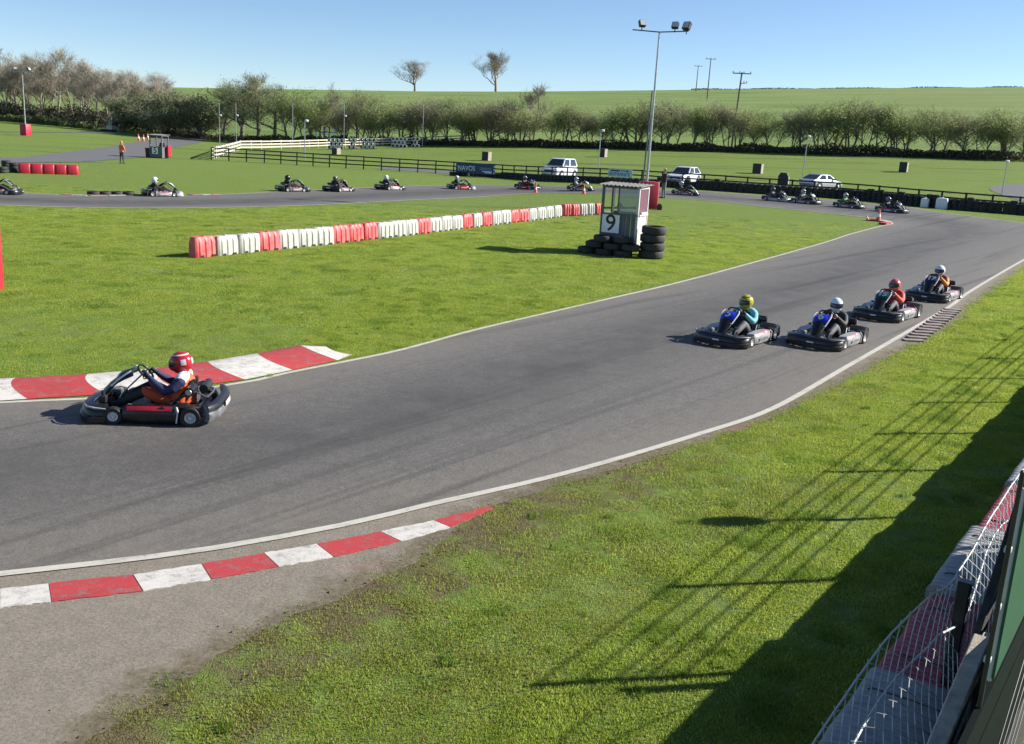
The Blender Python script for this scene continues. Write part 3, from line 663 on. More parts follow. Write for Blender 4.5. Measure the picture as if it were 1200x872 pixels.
def lawn():
    rd = random.Random(3)
    near = [clump('clump_%d' % i, None, 110, .17, .024, .0065, [.05, .05, .14, .5][i], i) for i in range(4)] + [clump('clump_4', MAT['blade_deep'], 120, .15, .038, .0065, .02, 50), clump('clump_5', MAT['blade_deep'], 40, .06, .075, .007, .05, 51)]
    mid = [clump('mid_clump_%d' % i, None, 110, .38, .030, .014, [.05, .12, .3][i], 20 + i) for i in range(3)] + [clump('mid_clump_3', MAT['blade_deep'], 110, .30, .045, .014, .04, 60)]
    KERB = [p[0] for p in lk] + [p[1] for p in lk][::-1]
    near_pts, mid_pts = [], []
    def vis(x, y, mg=.05): 
        dx, dy, dz = x, y, -4.1
        z = dy * fw.y + dz * fw.z
        if z < .5: return False
        v = Vector((dx, dy, dz)); sx_ = v.dot(rt) / z * 1150 / 600; sy_ = v.dot(up) / z * 1150 / 436
        return abs(sx_) < 1.12 and -1.15 < sy_ < 1.05
    # outside lawn between the track and the barrier
    n = 0
    while n < 30000:
        n += 1
        y = 4.5 + 21 * rd.random() ** 1.5; x = rd.uniform(-4, 15)
        if not vis(x, y) or in_poly(x, y, TRACK): continue
        if in_poly(x, y, RUNOFF) and not (dist_line(x, y, G_R) < .10 * rd.random() ** 2 * 2): continue
        if x * .819 - y * .574 > -1.1: continue
        d = dist_line(x, y, G_R); nz = noise.noise(Vector((x * .8, y * .8, 0))); nz2 = noise.noise(Vector((x * .25, y * .25, 5)))
        w = (1.7 if y < 12 else .6)
        if d < w and rd.random() < (.75 - .62 * d / w) + nz * .5: continue
        idx = 3 if (d < w * 1.3 and rd.random() < .7) else (2 if nz2 > .1 and rd.random() < .6 else rd.randint(0, 1))
        n3 = noise.noise(Vector((x * 1.6, y * 1.6, 7))) + .5 * noise.noise(Vector((x * 4, y * 4, 2)))
        if idx < 3 and n3 > .30 and rd.random() < .5: idx = 4
        if idx < 3 and rd.random() < .02: idx = 5
        near_pts.append((x, y, 0, rd.uniform(0, 6.28), rd.uniform(.6, 1.25) * (1 + .35 * nz), idx))
    while n < 90000:
        n += 1
        y = 13 + 43 * rd.random() ** 1.3; x = rd.uniform(-30, 26)
        if not vis(x, y) or in_poly(x, y, TRACK) or in_poly(x, y, RUNOFF) or in_poly(x, y, KERB): continue
        if y > 34 and rd.random() < (y - 34) / 22: continue
        d = dist_line(x, y, E_L)
        if d < .12 or x * .819 - y * .574 > -1.1: continue
        if d < .5 and rd.random() < .55: continue
        nz2 = noise.noise(Vector((x * .12, y * .3, 9)))
        cl_ = y < 20
        idx = 2 if d < .9 and rd.random() < .5 else (1 if nz2 > .05 else 0)
        if idx < 2 and noise.noise(Vector((x * 1.8, y * 1.8, 3))) + .6 * noise.noise(Vector((x * 5, y * 5, 1))) > .30 and rd.random() < .5: idx = 3
        mid_pts.append((x, y, terrain(x, y), rd.uniform(0, 6.28), rd.uniform(.55, 1.05) * (.7 if cl_ else 1), idx))
    scatter('lawn_grass', near_pts, near, 'short bright green lawn grass on the verge beside the barrier')
    scatter('infield_grass', mid_pts, mid, 'short green grass on the infield inside the track bend')
lawn()

def clods():
    rd = random.Random(21); mb = MB(); GS = [p for p in G_R if p[1] < 26]
    for _ in range(1500):
        i = rd.randrange(len(GS)); x, y = GS[i]; o = rd.gauss(.05, .14 if y < 12 else .07); x += o * .8 + rd.uniform(-.25, .25); y += -o * .6 + rd.uniform(-.25, .25)
        s = .004 + .011 * rd.random() ** 3; M = Matrix.Translation((x, y, .006 + s * .3)) @ Matrix.Rotation(rd.uniform(0, 6), 4, 'Z')
        vs = [M @ (Vector(v) * s * rd.uniform(.7, 1.3)) for v in ((1, 0, 0), (-1, 0, 0), (0, 1, 0), (0, -1, 0), (0, 0, .7), (0, 0, -.6))]
        mb.add(vs, [(0, 2, 4), (2, 1, 4), (1, 3, 4), (3, 0, 4), (2, 0, 5), (1, 2, 5), (3, 1, 5), (0, 3, 5)])
    tag(mb.build('soil_crumbs', MAT['soil'], fix=False), 'loose brown soil crumbs along the worn grass edge', 'soil', kind='stuff')
clods()

# ------------------------------------------------------------------ people
def bone(mb_list, tagname, pts, rad):
    mb_list.append((tagname, [Vector(p) for p in pts], rad))
def body_mesh(name, bones, voxel, mats, tags):
    mb = MB()
    for tg, pts, rad in bones:   # every limb is a closed tapered tube with rounded ends; the voxel remesh fuses them into one skin
        P = list(pts); r = list(rad)
        d0 = (P[1] - P[0]).normalized(); d1 = (P[-1] - P[-2]).normalized()
        path = [P[0] - d0 * r[0] * .92, P[0] - d0 * r[0] * .6] + P + [P[-1] + d1 * r[-1] * .6, P[-1] + d1 * r[-1] * .92]
        rr = [r[0] * .38, r[0] * .8] + r + [r[-1] * .8, r[-1] * .38]
        mb.tube(path, rr, 12)
    me = mb.mesh(name + '_cage', [MAT['skin']])
    tmp = bpy.data.objects.new('cage', me); COL.objects.link(tmp)
    md = tmp.modifiers.new('r', 'REMESH'); md.mode = 'VOXEL'; md.voxel_size = voxel; md.use_smooth_shade = True
    sm = tmp.modifiers.new('s', 'SMOOTH'); sm.factor = .5; sm.iterations = 3
    dg = bpy.context.evaluated_depsgraph_get(); dg.update()
    out = bpy.data.meshes.new_from_object(tmp.evaluated_get(dg)); out.name = name
    bpy.data.objects.remove(tmp); bpy.data.meshes.remove(me)
    out.materials.clear()
    for m in mats: out.materials.append(m)
    segs = []
    for tg, pts, rad in bones:
        for i in range(len(pts) - 1): segs.append((tags.index(tg), pts[i], pts[i + 1], rad[i], rad[i + 1]))
    idx = []
    for p in out.polygons:
        c = p.center; best = 9; bi = 0
        for ti, a, b, ra, rb in segs:
            ab = b - a; t = max(0, min(1, (c - a).dot(ab) / ab.length_squared)); d = (a + ab * t - c).length - (ra + (rb - ra) * t)
            if d < best: best = d; bi = ti
        idx.append(bi)
    out.polygons.foreach_set('material_index', idx); out.polygons.foreach_set('use_smooth', [True] * len(idx)); out.update()
    return out
def hand(bones, wrist, ax, side, curl, tagname, s=1.0):
    # wrist point, ax = (forward, sideways, palm-normal) unit vectors; four fingers that curl towards the palm normal and a thumb off the side
    f, w, n = [Vector(a) for a in ax]; W = Vector(wrist)
    bone(bones, tagname, [W, W + f * .05 * s, W + f * .085 * s], [.026 * s, .036 * s, .034 * s])
    for k, (off, ln) in enumerate(((-.030, .070), (-.010, .080), (.010, .076), (.029, .060))):
        b = W + f * .085 * s + w * off * s; a1 = curl
        p1 = b + (f * math.cos(a1) + n * math.sin(a1)) * ln * .5 * s; a2 = curl * 2.1
        p2 = p1 + (f * math.cos(a2) + n * math.sin(a2)) * ln * .33 * s; a3 = curl * 2.9
        p3 = p2 + (f * math.cos(a3) + n * math.sin(a3)) * ln * .25 * s
        bone(bones, tagname, [b, p1, p2, p3], [.0105 * s, .010 * s, .0095 * s, .009 * s])
    t0 = W + f * .03 * s - w * .034 * s * side; t1 = t0 + (f * .6 - w * side * .6 + n * .5).normalized() * .035 * s; t2 = t1 + (f * .6 + n * .8).normalized() * .032 * s
    bone(bones, tagname, [t0, t1, t2], [.014 * s, .0125 * s, .011 * s])
DT = ['torso', 'sleeve', 'leg', 'glove', 'boot', 'shoulder', 'shin']
def driver_bones():
    B = []
    bone(B, 'torso', [(-.30, 0, .20), (-.36, 0, .36), (-.39, 0, .50)], [.155, .158, .168])
    for s in (-1, 1):
        bone(B, 'torso', [(-.29, .08 * s, .20), (-.36, .085 * s, .40), (-.385, .10 * s, .54)], [.12, .118, .110])
        bone(B, 'shoulder', [(-.39, .05 * s, .615), (-.39, .13 * s, .61), (-.37, .19 * s, .585)], [.085, .09, .086])
        bone(B, 'sleeve', [(-.37, .205 * s, .575), (-.27, .262 * s, .475), (-.17, .275 * s, .435)], [.082, .072, .063])
        bone(B, 'sleeve', [(-.17, .275 * s, .435), (-.03, .235 * s, .525), (.055, .195 * s, .600)], [.062, .054, .041])
        bone(B, 'leg', [(-.26, .10 * s, .19), (-.06, .165 * s, .31), (.13, .20 * s, .405)], [.105, .096, .078])
        bone(B, 'shin', [(.13, .20 * s, .405), (.34, .185 * s, .305), (.55, .16 * s, .185)], [.077, .070, .049])
        bone(B, 'boot', [(.55, .16 * s, .175), (.57, .158 * s, .125)], [.046, .046])
        bone(B, 'boot', [(.565, .158 * s, .115), (.625, .155 * s, .185), (.665, .155 * s, .265)], [.042, .043, .034])
        f = Vector((.62, -.28 * s, .60)).normalized(); w = Vector((-.35, -.9 * s, 0)).normalized(); w = (w - f * w.dot(f)).normalized(); n = f.cross(w) * (1 if s > 0 else -1)
        if n.x < 0: n = -n
        hand(B, (.06, .192 * s, .605), (f, Vector((-.55, 0, .83)) - f * Vector((-.55, 0, .83)).dot(f), n), 1, .85, 'glove', .92)
    bone(B, 'shoulder', [(-.385, 0, .60), (-.365, 0, .68), (-.35, 0, .74)], [.085, .068, .064])
    return B
DRIVER = body_mesh('driver_body', driver_bones(), .0095, [MAT['skin']] * 7, DT)
def helm_r(th, ph):   # radius of the shell; th = azimuth from the front, ph = elevation
    x, y, z = math.cos(ph) * math.cos(th), math.cos(ph) * math.sin(th), math.sin(ph)
    sx = .150 + (.020 if x > 0 else 0) * max(0, -z + .35); p = Vector((x * sx, y * .128, z * .142))
    if z < -.2: p.x *= 1 + .10 * max(0, x); p.y *= .95
    return p
def helm_patch(t0, t1, p0, p1, k, nt=14, np_=6):
    mb = MB()
    for i in range(np_ + 1):
        for j in range(nt + 1):
            th = R(t0 + (t1 - t0) * j / nt); ph = R(p0 + (p1 - p0) * i / np_); mb.v.append(tuple(helm_r(th, ph) * k))
    for i in range(np_):
        for j in range(nt): a = i * (nt + 1) + j; mb.f.append((a, a + 1, a + nt + 2, a + nt + 1))
    mb.m = [0] * len(mb.f); return mb
def shell():
    mb = MB(); n = 28; ph = [-62, -50, -38, -24, -10, 4, 18, 32, 46, 60, 74, 84]
    rings = [[helm_r(2 * math.pi * k / n, R(p)) for k in range(n)] for p in ph]
    mb.loft(rings)
    mb.tube([helm_r(2 * math.pi * k / n, R(-60)) for k in range(n)], .012, 6, closed=True)
    return mb.mesh('helmet', [MAT['skin']], smooth=50)
HELMET = shell(); VISOR = helm_patch(-68, 68, -14, 22, 1.025).mesh('visor', [MAT['visor']], True)
STRIPE = helm_patch(-180, 180, 44, 53, 1.012, 28, 3).mesh('stripe', [MAT['white_decal']], True)
CHIN = helm_patch(-60, 60, -46, -20, 1.015, 12, 4).mesh('chin_band', [MAT['white_decal']], True)
SIDEP = [helm_patch(a_, b_, -8, 22, 1.012, 8, 4).mesh('side_flash', [MAT['white_decal']], True) for a_, b_ in ((98, 124), (-124, -98), (160, 200))]
_cm = {}
def cm(col, rough=.7, var=.14, bump=.15):
    key = (col, rough)
    if key not in _cm: _cm[key] = mat('cloth_%d' % len(_cm), col, rough, var=var, scale=7, bump=bump, bscale=25)
    return _cm[key]
def driver(loc, rz, suit, helm, deco, label, turn=0, shin=None, lean=0):
    r = tag(empty('person', loc, rz), label, 'person', 'kart drivers')
    b = obj('body', DRIVER, r)
    for i, c in enumerate(list(suit) + [shin or suit[2]]): setmat(b, cm(c), i)
    h = obj('helmet', HELMET, r, loc=(-.345, 0, .815), rot=(R(lean), R(6), R(turn))); h.scale = (1.13,) * 3; setmat(h, cm(helm, .18, .04, 0))
    obj('visor', VISOR, h)
    for d in deco:
        for me in {'s': [STRIPE], 'c': [CHIN], 'f': SIDEP}[d[0]]: q = obj({'s': 'stripe', 'c': 'chin_band', 'f': 'side_flash'}[d[0]], me, h); setmat(q, cm(d[1], .18, .04, 0))
    return r

# ------------------------------------------------------------------ karts
def wheel_mesh(r, w, rim):
    prof = [(rim, -w * .46), (r * .72, -w * .5), (r * .93, -w * .48), (r, -w * .36), (r, w * .36), (r * .93, w * .48), (r * .72, w * .5), (rim, w * .46), (rim * .96, 0)]
    M = Matrix.Rotation(R(90), 4, 'X')
    return MB().lathe(prof, 28, M, closed=True).mesh('tyre', [MAT['kart_tyre']], smooth=50)
def rim_mesh(r, w):
    M = Matrix.Rotation(R(90), 4, 'X'); mb = MB()
    mb.lathe([(r * .30, w * .30), (r * .62, w * .22), (r * .80, w * .40), (r * 1.02, w * .47), (r * 1.02, -w * .47), (r * .80, -w * .40), (r * .62, -w * .22), (r * .30, -w * .30)], 24, M, closed=True)
    mb.lathe([(.001, w * .5), (r * .28, w * .5), (r * .28, -w * .5), (.001, -w * .5)], 12, M)
    return mb.mesh('rim', [MAT['rim']], smooth=40)
def rrect(w, h, r, n=4):
    out = []
    for cx, cy, a0 in ((w / 2 - r, h / 2 - r, 0), (-w / 2 + r, h / 2 - r, 90), (-w / 2 + r, -h / 2 + r, 180), (w / 2 - r, -h / 2 + r, 270)):
        for k in range(n + 1): a = R(a0 + 90 * k / n); out.append((cx + r * math.cos(a), cy + r * math.sin(a)))
    return out
def swept(path, section, flip=False):   # section (u = outward, z) swept along a plan path
    rings = []; n = len(path)
    for i, p in enumerate(path):
        d = (Vector(path[min(i + 1, n - 1)]) - Vector(path[max(i - 1, 0)])); d.z = 0; d.normalize(); o_ = Vector((d.y, -d.x, 0))
        sc = p[3] if len(p) > 3 else 1
        rings.append([Vector(p[:3]) + o_ * u * sc + Vector((0, 0, z * (sc if len(p) <= 4 else p[4]))) for u, z in section])
    return rings
KP = {}   # kart part meshes (shared by all karts)
def kart_meshes():
    # nose cone: bulged bar that wraps back to the front wheels
    path = [(.60, -.56, .17), (.74, -.585, .17), (.86, -.52, .17), (.945, -.38, .175), (.985, -.2, .18), (1.0, 0, .182), (.985, .2, .18), (.945, .38, .175), (.86, .52, .17), (.74, .585, .17), (.60, .56, .17)]
    path = [Vector(p) for p in path]
    sec = [(.030, -.135), (.058, -.125), (.060, -.055), (.030, -.035), (.024, .035), (-.012, .072), (-.12, .098), (-.17, .095), (-.17, .07), (-.06, -.04), (-.06, -.12)]
    KP['nose_cone'] = MB().loft(swept([tuple(p) for p in path], sec)).mesh('nose_cone', [MAT['black_plastic']], smooth=50)
    mb = MB()
    for s in (-1, 1): mb.tube([(.60, .60 * s, .225), (.72, .628 * s, .235), (.86, .565 * s, .24), (.95, .42 * s, .248)], [.006, .014, .014, .005], 6)
    KP['nose_trim_l'], KP['nose_trim_r'] = [MB().tube([(.58, .585 * s, .235), (.72, .610 * s, .252), (.85, .548 * s, .258), (.935, .40 * s, .262)], [.007, .017, .016, .006], 6).mesh('nose_trim', [MAT['silver_pod']], smooth=True) for s in (1, -1)]
    mb = MB(); mb.box((.70, .28, .30), (.12, .10, .12), bev=.02); mb.tube([(.70, .28, .36), (.70, .28, .42)], .03, 10); KP['brake_reservoir'] = mb.mesh('brake_reservoir', [MAT['dark_steel']], smooth=40)
    mb = MB(); mb.box((.66, -.27, .28), (.16, .09, .10), bev=.02); KP['front_box'] = mb.mesh('front_box', [MAT['grey_plastic']], smooth=40)
    mb = MB()
    mb.box((1.056, .02, .165), (.012, .15, .03))
    KP['nose_decal'] = mb.mesh('nose_decal', [MAT['white_decal']])
    # number panel: tall curved shield sloping back to the steering wheel
    def panel(k, w0, w1, x0, z0, x1, z1, th, n=8, bow=.05):
        m2 = MB(); rings = []
        nrm = Vector((z1 - z0, 0, x0 - x1)).normalized()
        for i in range(6):
            t = i / 5; w = w0 + (w1 - w0) * t - (.03 if i in (0, 5) else 0); c = Vector((x0 + (x1 - x0) * t, 0, z0 + (z1 - z0) * t)) + nrm * (.05 * math.sin(math.pi * t))
            top = [c + Vector((0, (j / n - .5) * w, 0)) + nrm * (k - bow * ((j / n - .5) * 2) ** 2) for j in range(n + 1)]
            bot = [p - nrm * th for p in top[::-1]]; rings.append(top + bot)
        m2.loft(rings); return m2
    KP['number_panel'] = panel(0, .20, .37, .84, .29, .345, .69, .03).mesh('number_panel', [MAT['black_plastic']], smooth=50)
    KP['number_plate'] = panel(.012, .30, .335, .60, .495, .37, .68, .010).mesh('number_plate', [MAT['blue_plate']], smooth=50)
    mb = MB(); 
    for s in (-1, 1):
        mb.tube([(.62, .145 * s, .46), (.50, .172 * s, .575), (.40, .185 * s, .655), (.33, .16 * s, .70)], .013, 6)
    mb.tube([(.62, -.145, .46), (.645, 0, .475), (.62, .145, .46)], .014, 6)
    KP['panel_trim'] = mb.mesh('panel_trim', [MAT['plate_white']], smooth=True)
    # side pods
    for s, nm in ((1, 'l'), (-1, 'r')):
        rings = []
        for x, oy, zt, zb, w in ((.40, .50, .20, .06, .10), (.33, .535, .265, .045, .15), (.1, .56, .285, .04, .18), (-.2, .565, .29, .04, .18), (-.36, .56, .285, .04, .17), (-.41, .545, .25, .05, .12)):
            y1 = oy + .055; y0 = oy - w
            pr = [(y0, zb), (y1 - .03, zb), (y1, zb + .04), (y1 + .006, zt - .09), (y1 - .012, zt - .03), (y1 - .05, zt), (y0, zt - .015)]
            rings.append([Vector((x, y * s, z)) for y, z in pr])
        KP['side_pod_' + nm] = MB().loft(rings).mesh('side_pod', [MAT['black_plastic']], smooth=35)
        mb = MB(); rg = []
        for x in (.30, .1, -.1, -.2, -.33):
            zt = .265 if x > .2 else .285
            oy = (.535 if x > .2 else .562) + .055
            rg.append([Vector((x, (oy - .046) * s, zt + .004)), Vector((x, (oy - .009) * s, zt - .028)), Vector((x, (oy + .001) * s, zt - .048)), Vector((x, (oy - .008) * s, zt - .048)), Vector((x, (oy - .02) * s, zt - .04)), Vector((x, (oy - .055) * s, zt - .006))])
        mb.loft(rg); KP['pod_stripe_' + nm] = mb.mesh('pod_stripe', [MAT['red_decal']], smooth=40)
        mb = MB()
        mb.box((-.03, .624 * s, .145), (.42, .006, .05))
        KP['pod_decal_' + nm] = mb.mesh('pod_decal', [MAT['white_decal']])
        mb = MB(); mb.tube([(-.40, .62 * s, .06), (-.425, .62 * s, .24), (-.40, .58 * s, .285)], .011, 6)
        KP['pod_edge_' + nm] = mb.mesh('pod_edge', [MAT['plate_white']], smooth=True)
    # rear bumper: tall wrap round the tail
    path = [(-.50, .60, .22), (-.66, .64, .22), (-.82, .60, .22), (-.90, .46, .22), (-.925, .25, .22), (-.93, 0, .22), (-.925, -.25, .22), (-.90, -.46, .22), (-.82, -.60, .22), (-.66, -.64, .22), (-.50, -.60, .22)]
    path = path[2:-2]
    sec = [(.02, -.14), (.055, -.10), (.062, -.02), (.048, -.01), (.045, .07), (.01, .115), (-.045, .12), (-.055, .09), (-.03, -.02), (-.04, -.13)]
    KP['rear_bumper'] = MB().loft(swept(path, sec)).mesh('rear_bumper', [MAT['grey_plastic']], smooth=50)
    sec2 = [(.0515, .015), (.0485, .072), (.012, .119), (-.04, .125), (-.04, .11), (.0, .105), (.035, .06)]
    KP['bumper_band'] = MB().loft(swept(path, sec2)).mesh('bumper_band', [MAT['violet_decal']], smooth=50)
    mb = MB()
    mb.box((-1.008, 0, .24), (.012, .30, .06))
    KP['bumper_decal'] = mb.mesh('bumper_decal', [MAT['white_decal']])
    # floor, frame, axle
    mb = MB(); mb.box((.30, 0, .045), (1.1, .56, .012), bev=.004); KP['floor_tray'] = mb.mesh('floor_tray', [MAT['dark_steel']])
    mb = MB()
    for s in (-1, 1):
        mb.tube([(.86, .20 * s, .06), (.62, .26 * s, .06), (.35, .31 * s, .06), (0, .34 * s, .06), (-.35, .30 * s, .07), (-.80, .30 * s, .10)], .016, 8)
        mb.tube([(.30, .33 * s, .08), (.30, .52 * s, .10), (-.34, .53 * s, .10), (-.34, .32 * s, .08)], .013, 6)
        mb.tube([(-.10, .36 * s, .09), (-.34, .30 * s, .34), (-.60, .26 * s, .44), (-.76, .26 * s, .36)], .014, 6)
        mb.tube([(.86, .30 * s, .10), (.80, .32 * s, .30), (.72, .30 * s, .36)], .012, 6)
    mb.tube([(.86, -.20, .06), (.86, .20, .06)], .016, 8); mb.tube([(.52, -.40, .10), (.52, .40, .10)], .016, 8); mb.tube([(-.34, -.34, .07), (-.34, .34, .07)], .015, 8)
    mb.tube([(-.76, -.26, .36), (-.80, 0, .38), (-.76, .26, .36)], .014, 6)
    KP['frame'] = mb.mesh('frame', [MAT['steel']], smooth=True)
    KP['axle'] = MB().tube([(-.60, -.60, .145), (-.60, .60, .145)], .022, 10).mesh('axle', [MAT['steel']], smooth=True)
    # seat shell
    rings = []
    for x, z, w, sd in ((-.02, .15, .17, .08), (-.14, .115, .20, .14), (-.28, .115, .21, .18), (-.42, .20, .205, .18), (-.50, .36, .195, .14), (-.55, .52, .16, .08), (-.565, .58, .11, .04)):
        t = max(0, min(1, (-x - .25) / .3)); upx = .9 * t
        rg = []
        for a in (-1, -.96, -.7, -.35, 0, .35, .7, .96, 1):
            hh = sd * (abs(a) ** 3); rg.append(Vector((x + hh * upx, a * w, z + hh * (1 - t * .7))))
        rg += [p + Vector((-.02 * t, 0, -.02 * (1 - t) - .004)) for p in rg[::-1]]; rings.append(rg)
    KP['seat'] = MB().loft(rings).mesh('seat', [MAT['black_plastic']], smooth=50)
    # steering
    C_ = Vector((.175, 0, .655)); nrm = Vector((-.72, 0, .69)).normalized(); ux = Vector((.69, 0, .72)); uy = Vector((0, 1, 0)); ring = []
    for k in range(28):
        a = 2 * math.pi * k / 28; r = .158 * (1 - .12 * max(0, math.sin(a)) ** 4); ring.append(C_ + uy * r * math.cos(a) + ux * r * .9 * math.sin(a))
    mb = MB(); mb.tube(ring, .017, 8, closed=True)
    for a in (0, 180, 270): mb.tube([C_ - nrm * .02, C_ + uy * .15 * math.cos(R(a)) + ux * .135 * math.sin(R(a))], .011, 6)
    mb.lathe([(.001, .0), (.045, .0), (.045, -.03), (.001, -.03)], 14, Matrix.Translation(C_) @ nrm.to_track_quat('Z', 'Y').to_matrix().to_4x4())
    KP['steering_wheel'] = mb.mesh('steering_wheel', [MAT['black_plastic']], smooth=50)
    KP['steering_column'] = MB().tube([C_ - nrm * .01, Vector((.50, 0, .33)), Vector((.60, 0, .16))], .012, 8).mesh('steering_column', [MAT['steel']], smooth=True)
    # tank, engine, exhaust, filter, pedals, battery box, chain guard
    mb = MB(); mb.box((.24, 0, .15), (.26, .20, .19), taper=.85, bev=.03); mb.lathe([(.001, .06), (.035, .06), (.035, 0), (.04, 0)], 12, Matrix.Translation((.26, 0, .24)))
    KP['fuel_tank'] = mb.mesh('fuel_tank', [MAT['tank']], smooth=40)
    mb = MB(); mb.box((-.40, -.36, .20), (.24, .20, .20), bev=.02)
    for k in range(6): mb.box((-.40, -.36, .315 + k * .026), (.20, .19, .011), bev=.003)
    mb.tube([(-.40, -.48, .20), (-.40, -.56, .20)], .07, 14); mb.box((-.40, -.36, .485), (.10, .09, .035), bev=.01)
    KP['engine'] = mb.mesh('engine', [MAT['engine']], smooth=35)
    mb = MB(); mb.tube([(-.66, -.36, .42), (-.66, .02, .42)], [.066, .066], 18); mb.tube([(-.46, -.34, .38), (-.58, -.36, .42), (-.66, -.36, .42)], .03, 8)
    KP['exhaust'] = mb.mesh('exhaust', [MAT['dark_steel']], smooth=40)
    mb = MB(); mb.tube([(-.54, .12, .47), (-.54, .42, .47)], [.068, .068], 18); mb.tube([(-.54, .42, .47), (-.54, .445, .47)], [.052, .046], 18); mb.tube([(-.54, .14, .45), (-.50, -.1, .42), (-.42, -.26, .40)], .028, 8)
    KP['air_filter'] = mb.mesh('air_filter', [MAT['black_plastic']], smooth=40)
    KP['filter_cap'] = MB().tube([(-.54, .445, .47), (-.54, .452, .47)], [.045, .04], 16).mesh('filter_cap', [MAT['steel']], smooth=40)
    mb = MB(); mb.box((-.40, .36, .19), (.26, .20, .18), bev=.03); mb.tube([(-.30, .36, .28), (-.38, .33, .36), (-.52, .30, .40)], .014, 6); KP['radiator_box'] = mb.mesh('battery_box', [MAT['black_plastic']], smooth=40)
    for s, nm in ((1, 'l'), (-1, 'r')):
        mb = MB(); mb.tube([(.66, .14 * s, .06), (.69, .14 * s, .22), (.705, .14 * s, .25)], .009, 6); mb.box((.70, .14 * s, .24), (.014, .08, .07), Matrix.Rotation(-.25, 3, 'Y'))
        KP['pedal_' + nm] = mb.mesh('pedal', [MAT['steel']], smooth=30)
    mb = MB()
    for s in (-1, 1): mb.tube([(.52, .40 * s, .10), (.495, .45 * s, .125), (.495, .52 * s, .125)], .018, 8); mb.tube([(.50, .42 * s, .14), (.56, .2 * s, .15), (.60, 0, .16)], .008, 6)
    KP['tie_rods'] = mb.mesh('tie_rods', [MAT['steel']], smooth=True)
    KP['f_tyre'] = wheel_mesh(.128, .125, .068); KP['r_tyre'] = wheel_mesh(.148, .20, .078)
    KP['f_rim'] = rim_mesh(.068, .125); KP['r_rim'] = rim_mesh(.080, .20)
kart_meshes()
def text_mesh(s, size, m, ext=.003, bold=0.0):
    c = bpy.data.curves.new('t', 'FONT'); c.body = s; c.size = size; c.extrude = ext; c.offset = bold; c.align_x = 'CENTER'; c.align_y = 'CENTER'; c.resolution_u = 4
    o = bpy.data.objects.new('t', c); COL.objects.link(o); dg = bpy.context.evaluated_depsgraph_get(); dg.update()
    me = bpy.data.meshes.new_from_object(o.evaluated_get(dg)); bpy.data.objects.remove(o)
    me.materials.clear(); me.materials.append(m); me.name = 'lettering'; return me
def kart(loc, rz, label, pod=None, band=None, nose=None, stripe=None, number=None, plate=None, ink=None, steer=0, decal=True, tail=None):
    r = tag(empty('racing_kart', loc, rz), label, 'kart', 'karts racing on the track')
    for k in ('floor_tray', 'frame', 'axle', 'seat', 'steering_wheel', 'steering_column', 'fuel_tank', 'engine', 'exhaust', 'tie_rods'): obj(k, KP[k], r)
    n = obj('nose_cone', KP['nose_cone'], r); obj('nose_decal', KP['nose_decal'], n); obj('nose_trim', KP['nose_trim_l'], n); obj('nose_trim', KP['nose_trim_r'], n); obj('brake_reservoir', KP['brake_reservoir'], r); obj('front_box', KP['front_box'], r)
    if nose: setmat(n, nose)
    p = obj('number_panel', KP['number_panel'], r); obj('panel_trim', KP['panel_trim'], p); q = obj('number_plate', KP['number_plate'], p); setmat(q, plate or MAT['navy'])
    if number:
        nd = Vector((.147, 0, .185)).normalized(); xd = Vector((0, 1, 0)); yd = nd.cross(xd); 
        t = obj('number', text_mesh(number, .25 if len(number) == 1 else .22, ink or MAT['plate_white'], .002, .006), p)
        t.matrix_local = Matrix.Translation(Vector((.4725, 0, .5985)) + nd * .066) @ Matrix((xd, yd, nd)).transposed().to_4x4()
    for s in 'lr':
        o = obj('side_pod', KP['side_pod_' + s], r)
        if pod: setmat(o, pod)
        st = obj('pod_stripe', KP['pod_stripe_' + s], o)
        if stripe: setmat(st, stripe)
        if decal: d = obj('pod_decal', KP['pod_decal_' + s], o); (setmat(d, decal) if decal is not True else None)
        obj('pod_edge', KP['pod_edge_' + s], o); obj('pedal', KP['pedal_' + s], r)
    b = obj('rear_bumper', KP['rear_bumper'], r); bb = obj('bumper_band', KP['bumper_band'], b); obj('bumper_decal', KP['bumper_decal'], b)
    if band: setmat(bb, band)
    if tail: setmat(b, tail); setmat(bb, tail)
    a = obj('air_filter', KP['air_filter'], r); obj('filter_cap', KP['filter_cap'], a); obj('battery_box', KP['radiator_box'], r)
    for x, y, k, st in ((.49, .535, 'f', steer), (.49, -.535, 'f', steer), (-.60, .55, 'r', 0), (-.60, -.55, 'r', 0)):
        w = obj('tyre', KP[k + '_tyre'], r, loc=(x, y, .128 if k == 'f' else .148), rot=(0, 0, R(st))); obj('rim', KP[k + '_rim'], w)
    return r
K_ = L['karts']; ORA, NAV, BLK, GRY, WHT = (.62, .10, .025), (.015, .02, .07), (.012, .012, .014), (.13, .13, .14), (.62, .62, .62)
def head(i, j=None):
    a, b = K_[i], K_[j]; return math.atan2(b[1] - a[1], b[0] - a[0])
near_kart_label = 'black racing kart with red striped side pod beside the raised red and white kerb'
